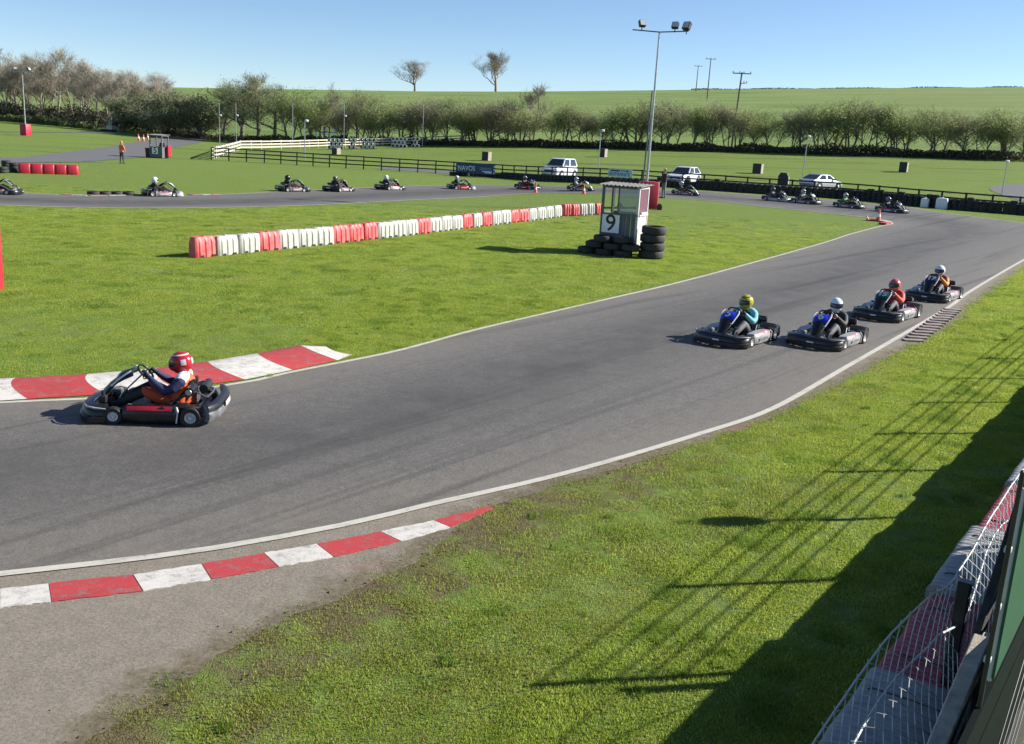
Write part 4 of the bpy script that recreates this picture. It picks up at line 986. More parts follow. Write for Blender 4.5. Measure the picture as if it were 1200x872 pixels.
for i, (rz, lab, dlab, suit, hel, deco, turn, kw) in enumerate([
    (math.atan2(-.10, -.995), near_kart_label, 'kart driver in orange and navy suit with red and white helmet, alone by the kerb',
     [ORA, NAV, (.50, .07, .02), BLK, BLK, WHT], (.42, .02, .03), [('s', (.60, .58, .58)), ('f', (.55, .50, .52)), ('c', (.30, .03, .04))], 2, dict(pod=None, band=MAT['black_plastic'], steer=4, decal=False)),
    (math.atan2(-.80, -.60), 'racing kart with blue number 5 plate, left of the pair on the straight', 'kart driver in teal sleeves and grey trousers with yellow green helmet',
     [(.02, .035, .045), (.14, .42, .46), (.10, .10, .11), BLK, BLK, (.22, .50, .52)], (.42, .36, .03), [('s', (.10, .12, .02))], -12, dict(pod=MAT['silver_pod'], number='5', plate=MAT['blue_plate'], decal=MAT['grey_plastic'])),
    (math.atan2(-.80, -.60), 'racing kart with blue number 6 plate and silver side pods', 'kart driver in black suit with plain white helmet, behind the number 6 plate',
     [BLK, BLK, (.10, .10, .115), (.50, .22, .20), BLK, (.02, .02, .025)], (.70, .75, .80), [], 28, dict(pod=MAT['silver_pod'], number='6', plate=MAT['blue_plate'], decal=MAT['grey_plastic'])),
    (math.atan2(-.78, -.63), 'racing kart with dark green number 15 plate near the white edge line', 'kart driver in bright red suit with red helmet, grey trousers',
     [(.60, .03, .03), (.70, .10, .07), (.11, .11, .12), (.50, .30, .28), BLK, (.55, .03, .03)], (.55, .10, .09), [('c', (.60, .25, .24))], -4, dict(pod=MAT['silver_pod'], number='15', plate=MAT['green_plate'], ink=MAT['plate_cyan'], decal=MAT['grey_plastic'])),
    (math.atan2(-.80, -.60), 'racing kart with navy number 17 plate, last of the four on the straight', 'kart driver with maroon chest and orange sleeves, white helmet and dark visor',
     [(.20, .02, .035), (.72, .22, .05), (.10, .10, .11), (.60, .35, .15), BLK, (.30, .05, .05)], (.68, .70, .74), [('c', (.62, .42, .42))], 0, dict(pod=MAT['silver_pod'], number='17', plate=MAT['navy'], decal=MAT['grey_plastic']))]):
    kk_ = kart(K_[i], rz, lab, **kw); dd_ = driver(K_[i], rz, suit, hel, deco, dlab, turn, BLK if i == 0 else None)
    if i == 0: kk_.scale = dd_.scale = (.945,) * 3
GREEN_S = (.10, .22, .10)
far = [('black racing kart cut off by the picture edge beside the black tyres', (.02, .02, .02), BLK, None), ('racing kart passing the row of four tyres', (.72, .72, .72), BLK, MAT['silver_pod']),
       ('racing kart following just behind the white helmeted driver past the tyres', (.03, .03, .035), BLK, None)]
names = ['at the far left end of the line of karts', 'beside the row of four loose tyres', 'next ahead of the kart by the loose tyres', 'second ahead of the kart by the loose tyres', 'third ahead of the kart by the loose tyres',
         'in front of the navy NAVOS banner', 'in front of the parked pickup style white car', 'in front of the blue entrance sign', 'beside the marshal in black at the red mast block',
         'below the rounded black board on the fence', 'below the silver parked car', 'next behind the kart at the apex cone', 'beside the orange cone at the apex']
cols = [(.02, .02, .02), (.72, .72, .72), (.02, .02, .022), (.10, .09, .08), (.60, .60, .62), (.50, .50, .52), (.16, .15, .15), (.45, .45, .46), (.62, .62, .64), (.10, .10, .11), (.40, .40, .40), (.52, .50, .42), (.18, .19, .22)]
pods = [None, MAT['silver_pod'], None, None, MAT['silver_pod'], MAT['red_decal'], MAT['red_decal'], None, None, MAT['silver_pod'], None, None, None]
torso = [GREEN_S, BLK, BLK, BLK, (.04, .04, .05), BLK, (.05, .02, .02), (.30, .30, .32), BLK, (.05, .05, .06), (.20, .19, .18), GREEN_S, (.02, .02, .035)]
hn = ['black', 'white', 'black', 'dark brown', 'white', 'pale grey', 'dark grey', 'grey', 'white', 'charcoal', 'grey', 'cream', 'slate blue']
for n_, i in enumerate(range(5, 18)):
    rz = head(i, i + 1) if i < 17 else head(16, 17)
    if i == 6: rz = math.atan2(.55, .84)
    if i == 7: rz = math.atan2(.62, .78)
    if i == 5: rz = math.atan2(.2, .98)
    rd = random.Random(i)
    kart(K_[i], rz, 'racing kart ' + names[n_], pod=pods[n_] or MAT['grey_plastic'], nose=MAT['silver_pod'] if n_ % 4 == 1 else None, tail=MAT['black_plastic'], plate=MAT['plate_white'] if n_ % 3 == 1 else MAT['navy'])
    driver(K_[i], rz, [torso[n_], torso[n_] if n_ != 5 else GRY, (.03, .03, .035), BLK, BLK, torso[n_]], cols[n_], [('s', (.5, .5, .5))] if n_ in (3, 6, 10) else ([('f', (.02, .02, .02))] if n_ in (5, 7, 8) else []),
           'kart driver in %s helmet %s' % (hn[n_], names[n_]), rd.uniform(-10, 10))

# ------------------------------------------------------------------ standing people
ST = ['top', 'sleeve', 'leg', 'hand', 'shoe', 'head']
def stander_bones(arm_bend=0.0, spread=.09, short=False):
    B = []
    bone(B, 'top', [(0, 0, .98), (.01, 0, 1.15), (0, 0, 1.34)], [.135, .13, .14])
    for s in (-1, 1):
        bone(B, 'top', [(0, .07 * s, .97), (.01, .08 * s, 1.18), (0, .11 * s, 1.38)], [.11, .10, .085])
        bone(B, 'top', [(0, .06 * s, 1.43), (0, .16 * s, 1.42)], [.075, .07])
        bone(B, 'leg', [(0, .09 * s, .92), (.015, (.09 + spread * .4) * s, .50)], [.098, .064])
        bone(B, 'leg', [(.015, (.09 + spread * .4) * s, .50), (-.02, (.09 + spread * .8) * s, .11)], [.062, .044])
        bone(B, 'shoe', [(-.04, (.09 + spread * .8) * s, .055), (.07, (.10 + spread * .9) * s, .05), (.15, (.11 + spread) * s, .042)], [.046, .044, .036])
        el = Vector((-.03 + .10 * arm_bend, .25 * s, 1.13)); wr = Vector((.06 + .20 * arm_bend, (.26 - .16 * arm_bend) * s, .90 + .14 * arm_bend))
        bone(B, 'sleeve', [(0, .19 * s, 1.40), el], [.060, .048]); bone(B, 'sleeve', [el, wr], [.046, .034])
        f = (wr - el).normalized(); w = Vector((1, 0, 0)); w = (w - f * w.dot(f)).normalized(); n = f.cross(w) * -s
        hand(B, wr, (f, w, n), -1, .35, 'hand', 1.0)
    bone(B, 'head', [(0, 0, 1.44), (.01, 0, 1.54)], [.058, .055])
    bone(B, 'head', [(.005, 0, 1.61), (.012, 0, 1.66), (.005, 0, 1.71)], [.082, .094, .090])
    bone(B, 'head', [(.05, 0, 1.575), (.065, 0, 1.60)], [.05, .055]); bone(B, 'head', [(.10, 0, 1.655), (.118, 0, 1.625)], [.012, .016])
    for s in (-1, 1): bone(B, 'head', [(.0, .096 * s, 1.665), (.0, .10 * s, 1.63)], [.016, .013])
    return B
STAND_A = body_mesh('standing_body', stander_bones(.9, .08), .012, [MAT['skin']] * 6, ST)
STAND_B = body_mesh('standing_body_relaxed', stander_bones(.15, .05), .012, [MAT['skin']] * 6, ST)
def hair_mesh(cap):
    mb = MB(); rings = []
    for p in (-25, -5, 15, 35, 55, 75, 86):
        rg = []
        for k in range(20):
            th = 2 * math.pi * k / 20; pp = p
            if abs(((th + math.pi) % (2 * math.pi)) - math.pi) < 1.15 and p < 30: pp = 30
            r = .106; rg.append(Vector((r * math.cos(R(pp)) * math.cos(th), r * .95 * math.cos(R(pp)) * math.sin(th), .104 * math.sin(R(pp)))))
        rings.append(rg)
    mb.loft(rings)
    if cap: mb.box((.13, 0, .035), (.12, .15, .012), bev=.004)
    return mb.mesh('hair' if not cap else 'cap', [MAT['hair']], smooth=60)
HAIR, CAP = hair_mesh(False), hair_mesh(True)
EYE = MB().lathe([(.001, .009), (.006, .007), (.009, 0), (.006, -.007), (.001, -.009)], 8).mesh('eye', [MAT['black']], True)
MOUTH = MB().box((0, 0, 0), (.006, .042, .007)).mesh('mouth', [cm((.35, .14, .12), .5)])
def stander(loc, rz, me, cols, label, hair=HAIR, haircol=None, sc=1.0):
    r = tag(empty('person', loc, rz), label, 'person'); r.scale = (sc,) * 3
    b = obj('body', me, r)
    for i, c in enumerate(cols): setmat(b, cm(c) if i not in (3, 5) else MAT['skin'], i)
    h = obj('cap' if hair is CAP else 'hair', hair, r, loc=(-.004, 0, 1.672))
    if haircol: setmat(h, cm(haircol, .6))
    for s in (-1, 1): obj('eye', EYE, r, loc=(.099, .033 * s, 1.665))
    obj('mouth', MOUTH, r, loc=(.112, 0, 1.592))
    return r
stander(L['person_orange'], R(70), STAND_A, [(.70, .16, .07), (.72, .20, .10), (.03, .032, .045), 0, (.02, .02, .02), 0], 'marshal in orange jacket and dark trousers standing on grass near the number 5 hut', CAP, (.62, .16, .06), 1.02)
stander(L['person_dark'], R(200), STAND_A, [(.02, .02, .022), (.02, .02, .022), (.16, .15, .16), 0, (.02, .02, .02), 0], 'marshal in black jacket standing beside the red block at the tall mast', HAIR, None, 1.08)

# ------------------------------------------------------------------ marshal huts
def plank_wall(parent, x0, x1, y, z0, z1, m, th=.02, n=6, axis='x'):
    w = (x1 - x0) / n
    for i in range(n):
        c = x0 + w * (i + .5); mb = MB(); d = (w - .012, th, z1 - z0 - random.uniform(0, .012)) if axis == 'x' else (th, w - .012, z1 - z0 - random.uniform(0, .012))
        mb.box((0, 0, 0), d, bev=.003)
        obj('plank', mb.mesh('plank', m), parent, loc=(c, y, (z0 + z1) / 2) if axis == 'x' else (y, c, (z0 + z1) / 2))
def hut(loc, rz, w, d, h, sill, number, label, panes=True, m_front=None, m_side=None, roofcol=None, num_x=0, num_s=.62, num_size=.62):
    r = tag(empty('marshal_hut', loc, rz), label, 'hut')
    mf = m_front or MAT['timber_grey']; ms = m_side or MAT['hut_pale']  # default side colour paints the sunlit right side paler than the shaded front
    for sx in (-1, 1):
        for sy in (-1, 1):
            mb = MB(); mb.box((0, 0, h / 2), (.09, .09, h), bev=.008); obj('corner_post', mb.mesh('corner_post', MAT['timber_grey'] if not (sx > 0) else ms), r, loc=(sx * (w / 2 - .045), sy * (d / 2 - .045), 0))
    mb = MB(); mb.box((0, 0, .05), (w - .1, d - .1, .08)); obj('floor', mb.mesh('floor', MAT['timber']), r)
    plank_wall(r, -w / 2 + .09, w / 2 - .09, -d / 2 + .03, .06, sill, mf, n=7)
    plank_wall(r, -w / 2 + .09, w / 2 - .09, d / 2 - .03, .06, sill, mf, n=7)
    plank_wall(r, -d / 2 + .09, d / 2 - .09, w / 2 - .03, .06, sill, ms, n=6, axis='y')
    plank_wall(r, -d / 2 + .09, d / 2 - .09, -w / 2 + .03, .06, sill, mf, n=6, axis='y')
    for nm, a, b, m in (('sill', (-w / 2, -d / 2 - .01, sill + .03), (w / 2, -d / 2 - .01, sill + .03), mf), ('sill', (w / 2 + .01, -d / 2 + .08, sill + .03), (w / 2 + .01, d / 2 - .08, sill + .03), ms), ('sill', (-w / 2 + .09, d / 2, sill + .03), (w / 2 - .09, d / 2, sill + .03), mf), ('sill', (-w / 2 - .01, -d / 2 + .08, sill + .03), (-w / 2 - .01, d / 2 - .08, sill + .03), mf),
                        ('header', (-w / 2 + .09, -d / 2 + .02, h - .06), (w / 2 - .09, -d / 2 + .02, h - .06), mf), ('header', (w / 2 - .02, -d / 2 + .09, h - .05), (w / 2 - .02, d / 2 - .09, h - .05), ms), ('header', (-w / 2 + .02, -d / 2 + .09, h - .06), (-w / 2 + .02, d / 2 - .09, h - .06), mf), ('header', (-w / 2 + .09, d / 2 - .02, h - .06), (w / 2 - .09, d / 2 - .02, h - .06), mf)):
        mb = MB(); beam(mb, a, b, .06, .06); obj(nm, mb.mesh(nm, m), r)
    if panes:
        mb = MB(); mb.box((w * .20, -d / 2 + .02, (sill + h) / 2), (w * .46, .006, h - sill - .14)); obj('pane', mb.mesh('pane', MAT['hut_glass']), r)
        mb = MB(); mb.box((w / 2 - .02, 0, (sill + h) / 2), (.006, d - .2, h - sill - .14)); obj('pane', mb.mesh('pane', MAT['hut_pink']), r)
        for x in (-.18 * w, -.05 * w):
            mb = MB(); mb.box((x, -d / 2 + .03, (sill + h) / 2), (.05, .04, h - sill - .15)); obj('mullion', mb.mesh('mullion', MAT['hut_pale'] if x < -.1 * w else MAT['timber_grey']), r)
        mb = MB(); mb.box((w / 2 - .045, 0, (sill + h) / 2), (.03, .04, h - sill - .14)); obj('mullion', mb.mesh('mullion', ms), r)
        mb = MB(); mb.box((w / 2 + .03, 0, sill + .10), (.05, d * .55, .05)); obj('ledge', mb.mesh('ledge', MAT['board_white']), r)
    # corrugated roof
    mb = MB(); n = 44; top, rings = [], []
    for j, y in enumerate((-d / 2 - .12, d / 2 + .12)):
        rg = [Vector((-w / 2 - .13 + (w + .26) * i / n, y, h + .02 + .05 * j + .022 * math.sin(i * math.pi * 2 / 4))) for i in range(n + 1)]
        rings.append(rg + [p - Vector((0, 0, .012)) for p in rg[::-1]])
    mb.loft(rings); obj('roof', mb.mesh('roof', roofcol or MAT['roof'], smooth=60), r)
    if number:
        mb = MB(); mb.box((0, 0, 0), (num_s, .016, num_s), bev=.004)
        b = obj('number_board', mb.mesh('number_board', MAT['board_white']), r, loc=(num_x, -d / 2 - .012, sill - num_s / 2 + .0))
        t = obj('number', text_mesh(number, num_size * 1.28, MAT['black'], .003, .006), b, loc=(0, -.0125, 0), rot=(R(90), 0, 0))
    return r
H9 = L['hut9']
def hl0(x, y, z): a_ = R(-23); return (H9[0] + x * math.cos(a_) - y * math.sin(a_), H9[1] + x * math.sin(a_) + y * math.cos(a_), z)
h9 = hut((H9[0], H9[1], .26), R(-23) , 1.42, 1.25, 2.22, 1.18, '9', 'grey timber marshal hut with number 9 board among black tyres', num_x=-.30, num_s=.66, num_size=.66)
stander(hl0(-.12, -.28, .20), R(170), STAND_B, [(.05, .05, .06), (.05, .05, .06), (.05, .05, .06), 0, (.02, .02, .02), 0], 'dark haired marshal inside the number 9 hut', HAIR, None, .93)
H5 = L['hut5']
h5 = hut(H5, R(-12), 1.35, 1.2, 2.15, 1.02, '5', 'small open sided marshal hut with number 5 board by the back track', panes=False, m_side=MAT['timber_grey'], num_x=-.08, num_s=.62, num_size=.62)
stander((H5[0] + .25, H5[1] + .1, H5[2] + .02), R(100), STAND_B, [(.04, .04, .045), (.04, .04, .045), (.03, .03, .04), 0, (.02, .02, .02), 0], 'marshal in dark coat seen through the open side of the small hut', HAIR, None, .97)
mb = MB(); mb.box((0, 0, .42), (.62, .6, .84), taper=1.12, bev=.03); mb.box((0, 0, .87), (.76, .74, .06), bev=.02)
tag(obj('wheelie_bin', mb.mesh('wheelie_bin', MAT['black_plastic'], smooth=30), loc=(H5[0] - 1.02, H5[1] + .2, H5[2]), rot=(0, 0, R(8))), 'black lidded bin beside the number 5 marshal hut', 'bin')
mb = MB(); mb.box((0, 0, .62), (.22, .62, 1.05), bev=.04); 
tag(obj('red_pad', mb.mesh('red_pad', MAT['pad_red'], smooth=30), loc=(H5[0] + .90, H5[1] + .10, H5[2] + .1), rot=(0, 0, R(-12))), 'red pad leaning at the number 5 hut', 'pad')
HF = L['hut_far']
hut(HF, R(-30), 1.7, 1.6, 2.5, 1.0, None, 'distant pale marshal hut before the bare trees', panes=True, m_front=MAT['hut_pale'], m_side=MAT['hut_pale'])

# ------------------------------------------------------------------ tyres
def tyre_mesh(r, w, n=26, name='tyre', m=None):
    prof = [(r * .60, -w * .40), (r * .66, -w * .48), (r * .82, -w * .5), (r * .95, -w * .42), (r, -w * .30), (r * .985, -w * .1), (r, 0), (r * .985, w * .1), (r, w * .30), (r * .95, w * .42), (r * .82, w * .5), (r * .66, w * .48), (r * .60, w * .40), (r * .72, w * .3), (r * .85, 0), (r * .72, -w * .3)]
    return MB().lathe(prof, n, Matrix.Translation((0, 0, w / 2)), closed=True).mesh(name, [m or MAT['tyre']], smooth=50)
TYRE = tyre_mesh(.31, .20); TYRE_S = tyre_mesh(.27, .19, 16); BIGT = tyre_mesh(.45, .29); FRT = tyre_mesh(.34, .24)
def tyre(loc, label, group, me=TYRE, tilt=(0, 0)):
    o = obj('tyre', me, loc=loc, rot=(R(tilt[0]), R(tilt[1]), random.uniform(0, 6))); return tag(o, label, 'tyre', group)
ux, uy = Vector((math.cos(R(-23)), math.sin(R(-23)), 0)), Vector((-math.sin(R(-23)), math.cos(R(-23)), 0)); HB = Vector((H9[0], H9[1], 0))
def hl(x, y, z): p = HB + ux * x + uy * y; return (p.x, p.y, z)
for row, (z, xs, y) in enumerate(((0, (-1.02, -.32, .38), -1.00), (.24, (-.72, -.02, .64), -1.00), (.48, (-.42, .30), -1.02))):
    for x in xs: tyre(hl(x, y + random.uniform(-.05, .05), z), ('black tyre on the ground along the front of the number 9 hut', 'black tyre in the middle layer along the front of the number 9 hut', 'black tyre on top of the heap in front of the number 9 hut')[row], 'tyres round the number 9 hut', FRT, tilt=(random.uniform(-3, 3), random.uniform(-3, 3)) if row else (0, 0))
for x, y, z in ((-1.02, -.25, 0), (-1.02, .40, 0), (-.98, .0, .21)): tyre(hl(x, y, z), 'black tyre against the shaded side of the number 9 hut', 'tyres beside the number 9 hut')
for k_ in range(4): tyre(hl(1.30 + .03 * (k_ % 2), -.62 + .02 * k_, .29 * k_), 'large black tyre in the stack of four beside the number 9 hut', 'stack of four tyres', BIGT, tilt=(random.uniform(-1.5, 1.5), random.uniform(-1.5, 1.5)))
tyre(hl(1.1, .28, 0), 'black tyre behind the tall stack at the number 9 hut', 'tyres behind the stack'); tyre(hl(1.12, .26, .21), 'black tyre behind the tall stack at the number 9 hut', 'tyres behind the stack')
mb = MB(); mb.box((0, 0, .03), (.5, .35, .05), bev=.01); tag(obj('paving_slab', mb.mesh('paving_slab', MAT['concrete']), loc=hl(-1.45, -.7, 0)), 'pale paving slab on grass beside the hut tyres', 'slab')
for x, y in L['tyre_row']: tyre((x, y + .45, 0), 'loose tyre lying in the row of four beside the far track', 'row of four loose tyres'); 
for i, (x, y) in enumerate(L['left_tyres']):
    for k_ in range(3 if i else 2): tyre((x, y, .2 * k_), 'black tyre in the pile at the end of the red blocks', 'black tyres by the red blocks')
for k_ in range(5): tyre((HF[0] - 1.4 + .62 * k_, HF[1] - 1.5, HF[2]), 'black tyre in front of the distant pale hut', 'tyres at the distant hut'); tyre((HF[0] - 1.4 + .62 * k_, HF[1] - 1.5, HF[2] + .2), 'black tyre in front of the distant pale hut', 'tyres at the distant hut')

# ------------------------------------------------------------------ plastic barriers
def barrier_mesh(l, w, h):
    mb = MB(); rings = []; NZ = [(0, .96), (.10, 1.0), (.72, .92), (.90, .74), (1.0, .56)]
    n = 28; 
    for fz, k in NZ:
        rg = []
        for sgn in (-1, 1):
            for i in range(n + 1):
                t = i / n; x = (t - .5) * l * sgn * -1; rib = .030 * (1 if (i // 4) % 2 == 0 else 0) * (1 if fz < .95 else 0)
                e = 1 - .25 * max(0, abs(t - .5) * 2 - .86) / .14
                lx = x * (1 if fz < .8 else .97)
                rg.append(Vector((lx, sgn * (w / 2 * k * e - rib), fz * h)))
        rings.append(rg)
    mb.loft(rings)
    mb.lathe([(.05, 0), (.05, .035), (.001, .035)], 10, Matrix.Translation((0, 0, h - .005)))
    return mb.mesh('water_barrier', [MAT['barrier_red']], smooth=40)
BAR = barrier_mesh(.93, .40, .60); BSLOT = MB().box((0, 0, 0), (.14, .41, .09)).mesh('fork_slot', MAT['black'])
bl = L['barriers']; seglen = [math.dist(a, b) for a, b in zip(bl, bl[1:])]; tot = sum(seglen)
def along(pts, s):
    for a, b in zip(pts, pts[1:]):
        l = math.dist(a, b)
        if s <= l or (b == pts[-1]): t = s / l; return (a[0] + (b[0] - a[0]) * t, a[1] + (b[1] - a[1]) * t, math.atan2(b[1] - a[1], b[0] - a[0]))
        s -= l
NB = 28; RED_AT = (0, 3, 7, 8, 9, 13, 17, 19, 22, 23, 28, 29, 32)   # places along the row that hold a red barrier
nth = ['first', 'second', 'third', 'fourth', 'fifth', 'sixth', 'seventh', 'eighth', 'ninth', 'tenth', 'eleventh', 'twelfth', 'thirteenth', 'fourteenth', 'fifteenth', 'sixteenth', 'seventeenth', 'eighteenth', 'nineteenth', 'twentieth', 'twenty first', 'twenty second', 'twenty third', 'twenty fourth', 'twenty fifth', 'twenty sixth', 'twenty seventh', 'twenty eighth', 'twenty ninth', 'thirtieth', 'thirty first', 'thirty second', 'last']
s_ = .0
rd = random.Random(5)
for i in range(33):
    red = i in RED_AT
    if i == NB: s_ = max(s_, tot - 2.65)
    step = (tot - 2.9) / NB if i < NB else .56
    x, y, a = along(bl, s_ + step / 2)
    o = obj('water_barrier', BAR, loc=(x, y, terrain(x, y)), rot=(R(rd.uniform(-1, 1)), 0, a + R(rd.uniform(-6, 6)))); o.location.y += rd.uniform(-.06, .06); o.scale = (step / .945, 1, rd.uniform(.97, 1.03))
    if not red: setmat(o, MAT['barrier_white'])
    tag(o, '%s plastic barrier, %s along the row counted from the open lawn end' % ('red' if red else 'white', nth[i] if i < len(nth) else 'last'), 'barrier', 'plastic barriers across the infield')
    for k_ in (-.25, .25): obj('fork_slot', BSLOT, o, loc=(k_, 0, .03))
    s_ += step
r0_, r1_ = L['red_row']
for i in range(5):
    t = (i + .5) / 5; x = r0_[0] + (r1_[0] - r0_[0]) * t; y = r0_[1] + (r1_[1] - r0_[1]) * t
    mb = MB(); rg = []
    for fz, k in ((0, .96), (.08, 1), (.85, 1), (.95, .9), (1, .7)): rg.append([Vector((px_ * k, py_ * k, fz * .62)) for px_, py_ in rrect(.74, .75, .16)])
    mb.loft(rg); tag(obj('foam_block', mb.mesh('foam_block', MAT['pad_red'], smooth=40), loc=(x, y, 0), rot=(0, 0, math.atan2(r1_[1] - r0_[1], r1_[0] - r0_[0]))), 'red foam block in the row of five beside black tyres', 'block', 'red foam blocks in a row')

# ------------------------------------------------------------------ fences
def resample(pts, step):
    out = []; s = 0; tot_ = sum(math.dist(a, b) for a, b in zip(pts, pts[1:])); n = max(1, round(tot_ / step))
    for i in range(n + 1): x, y, a = along(pts, min(tot_ * i / n, tot_ - 1e-6)); out.append((x, y))
    return out
def rail_fence(name, pts, step, h, rails, m, label, pw=.11, rh=.11, m_post=None):
    r = tag(empty(name, (pts[0][0], pts[0][1], terrain(*pts[0]))), label, 'fence'); O = r.location.copy(); P = resample(pts, step)
    for x, y in P:
        mb = MB(); mb.box((0, 0, h / 2 - .1), (pw, pw, h + .2), taper=.96); o = obj('post', mb.mesh('post', m_post or m), r, loc=Vector((x, y, terrain(x, y))) - O); o.rotation_euler = (R(random.uniform(-1.5, 1.5)), R(random.uniform(-1.5, 1.5)), random.uniform(-.2, .2))
    for a, b in zip(P, P[1:]):
        for z in rails:
            A = Vector((a[0], a[1], terrain(*a) + z)); B_ = Vector((b[0], b[1], terrain(*b) + z)); d = (B_ - A); o_ = Vector((d.y, -d.x, 0)).normalized() * (pw / 2 + .02)
            if (A + o_).length > (A - o_).length: o_ = -o_
            mb = MB(); beam(mb, A + o_ - O + Vector((0, 0, random.uniform(-.012, .012))), B_ + o_ - O + Vector((0, 0, random.uniform(-.012, .012))), .035, rh); mb.build('rail', m, r)
    return r
FENCE = L['fence'] + [(39, 66.5), (43, 61)]
rail_fence('timber_fence', FENCE, 1.75, 1.25, (.42, .80, 1.18), MAT['timber'], 'long dark timber post and rail fence above the black tyre wall')
FB = L['fence_back']
rail_fence('timber_fence', FB[1:] + [(-8, 160)], 1.9, 1.25, (.35, .72, 1.10), MAT['rail_cream'], 'sunlit cream rail fence with tyre bundles against it', rh=.16)
rail_fence('timber_fence', [(FB[0][0] - .2, FB[0][1] + .6), FB[1]], 2.2, 1.25, (.35, .72, 1.10), MAT['rail_cream'], 'cream side fence running back from the dark fence corner', rh=.14)
mb = MB(); mb.tube([(-32.6, 97.9, .1), (-30.9, 98.6, .8)], .06, 6); tag(obj('fallen_rail', mb.mesh('fallen_rail', MAT['timber'])), 'loose dark rail leaning from the fence corner to the ground', 'rail')
TWL = smooth_line([(L['banner'][0][0] - .4, L['banner'][0][1])] + [p for p in FENCE if p[0] > -3], .5)
tw = [(x, y - .85) for x, y in TWL]; P = resample(tw, .48); rd = random.Random(11)
for i, (x, y) in enumerate(P):
    z = terrain(x, y); r = tag(empty('tyre_stack', (x, y, z)), 'black tyre stack in the fence wall ' + next(w for lim, w in ((-1.5, 'under the NAVOS banner'), (5.5, 'in front of the tall white parked car'), (10, 'under the entrance sign'), (17, 'in front of the white parked hatchback'), (24, 'under the rounded black board'), (30, 'in front of the silver parked car'), (999, 'past the white plastic containers')) if x < lim), 'tyre stack', 'tyre stacks lining the far fence'); n = 3 if x > -2 else 2
    if x > 14: n = 4
    if rd.random() < .10 and x > 11: n += 1
    for k_ in range(n): obj('tyre', TYRE_S, r, loc=(rd.uniform(-.03, .03), rd.uniform(-.06, .04), .19 * k_), rot=(0, 0, rd.uniform(0, 6)))
for i in range(5):   # bundles of tyres with pale painted rims
    x, y, z = L['tyre_bundles'][i]; r = tag(empty('tyre_bundle', (x, y, z), R(-8)), ('wide white ringed tyre bundle nearest the cream fence corner', 'narrow white ringed tyre bundle between two wide ones', 'wide white ringed tyre bundle beside the gap showing cream rails', 'wide white ringed tyre bundle past the gap in the row', 'narrow white ringed tyre bundle at the end of the cream fence')[i], 'tyre bundle', 'tyre bundles at the cream fence'); nn = (4, 2, 4, 4, 2)[i]
    if i == 0: RING = MB().lathe([(.215, .0), (.285, .0), (.285, .02), (.215, .02)], 16, Matrix.Rotation(R(90), 4, 'X'), closed=True).mesh('painted_ring', MAT['ring_white'])
    for row in range(3):
        for c in range(nn - (row % 2)):
            for dp in range(3):
                t_ = obj('tyre', TYRE_S, r, loc=((c - (nn - 1) / 2 + (.5 if row % 2 else 0)) * .60, .2 * dp, .27 + row * .50), rot=(R(90), 0, 0))
                if dp == 0: obj('painted_ring', RING, t_, loc=(0, 0, .2), rot=(R(-90), 0, 0))

# ------------------------------------------------------------------ signs
def board_between(p, q, z0, z1, off=.12):
    A, B_ = Vector((*p, 0)), Vector((*q, 0)); c = (A + B_) / 2; d = B_ - A; n = Vector((d.y, -d.x, 0)).normalized(); 
    if n.y > 0: n = -n
    return c + n * off + Vector((0, 0, terrain(c.x, c.y) + (z0 + z1) / 2)), d.length, math.atan2(d.y, d.x)
c, w, a = board_between(*L['banner'], .30, 1.22, .32)
r = tag(empty('banner', c, a), 'long navy banner lettered NAVOS tied to the timber fence', 'banner')
MB().box((0, 0, 0), (w, .015, .92)).build('sheet', MAT['navy_banner'], r)
tm = obj('lettering', text_mesh('NAVOS', .62, MAT['banner_text'], .003, .0), r, loc=(-w * .23, -.012, -.02), rot=(R(90), 0, 0)); tm.scale = (.86, 1.0, 1)
mb = MB()
for i_, (x, wd) in enumerate(((-.425, .03), (-.40, .03), (-.32, .03), (-.26, .03), (-.145, .03), (-.085, .03))): mb.box((x * w, -.012, -.24 if i_ not in (4, 5) else .22), (.10, .006, .03))
mb.build('serif', MAT['banner_text'], r)
for z_, x0, wd, m in ((.10, .26, .30, 'banner_pale'), (-.04, .26, .30, 'banner_pale'), (-.20, .30, .24, 'banner_text'), (-.30, .33, .18, 'banner_text')): MB().box((x0 * w, -.011, z_), (wd * w, .006, .07)).build('small_print', MAT[m], r)
for z_ in (.28, .0, -.28): MB().box((w * .478, -.012, z_), (.10, .006, .12)).build('tie_patch', MAT['banner_text'], r)
c, w, a = board_between(*L['entrance'], .62, 1.28, .30)
r = tag(empty('sign', c, a), 'pale blue ENTRANCE sign with arrow on the timber fence', 'sign'); MB().box((0, 0, 0), (w, .02, .66), bev=.004).build('board', MAT['sign_blue'], r)
tm = obj('lettering', text_mesh('ENTRANCE', .36, MAT['sign_navy'], .003, .004), r, loc=(-.05, -.0135, -.13), rot=(R(90), 0, 0)); tm.scale = (w * .86 / max(.1, tm.dimensions.x), 1, 1)
mb = MB(); mb.prism([(-.1, -.03), (.42, -.03), (.42, -.11), (.62, 0), (.42, .11), (.42, .03), (-.1, .03)], Matrix.Translation((.12, -.0135, .16)) @ Matrix.Rotation(R(90), 4, 'X'), .004); mb.build('arrow', MAT['sign_navy'], r)
MB().box((-.45, -.0135, .16), (.75, .004, .12)).build('small_print', MAT['sign_navy'], r)

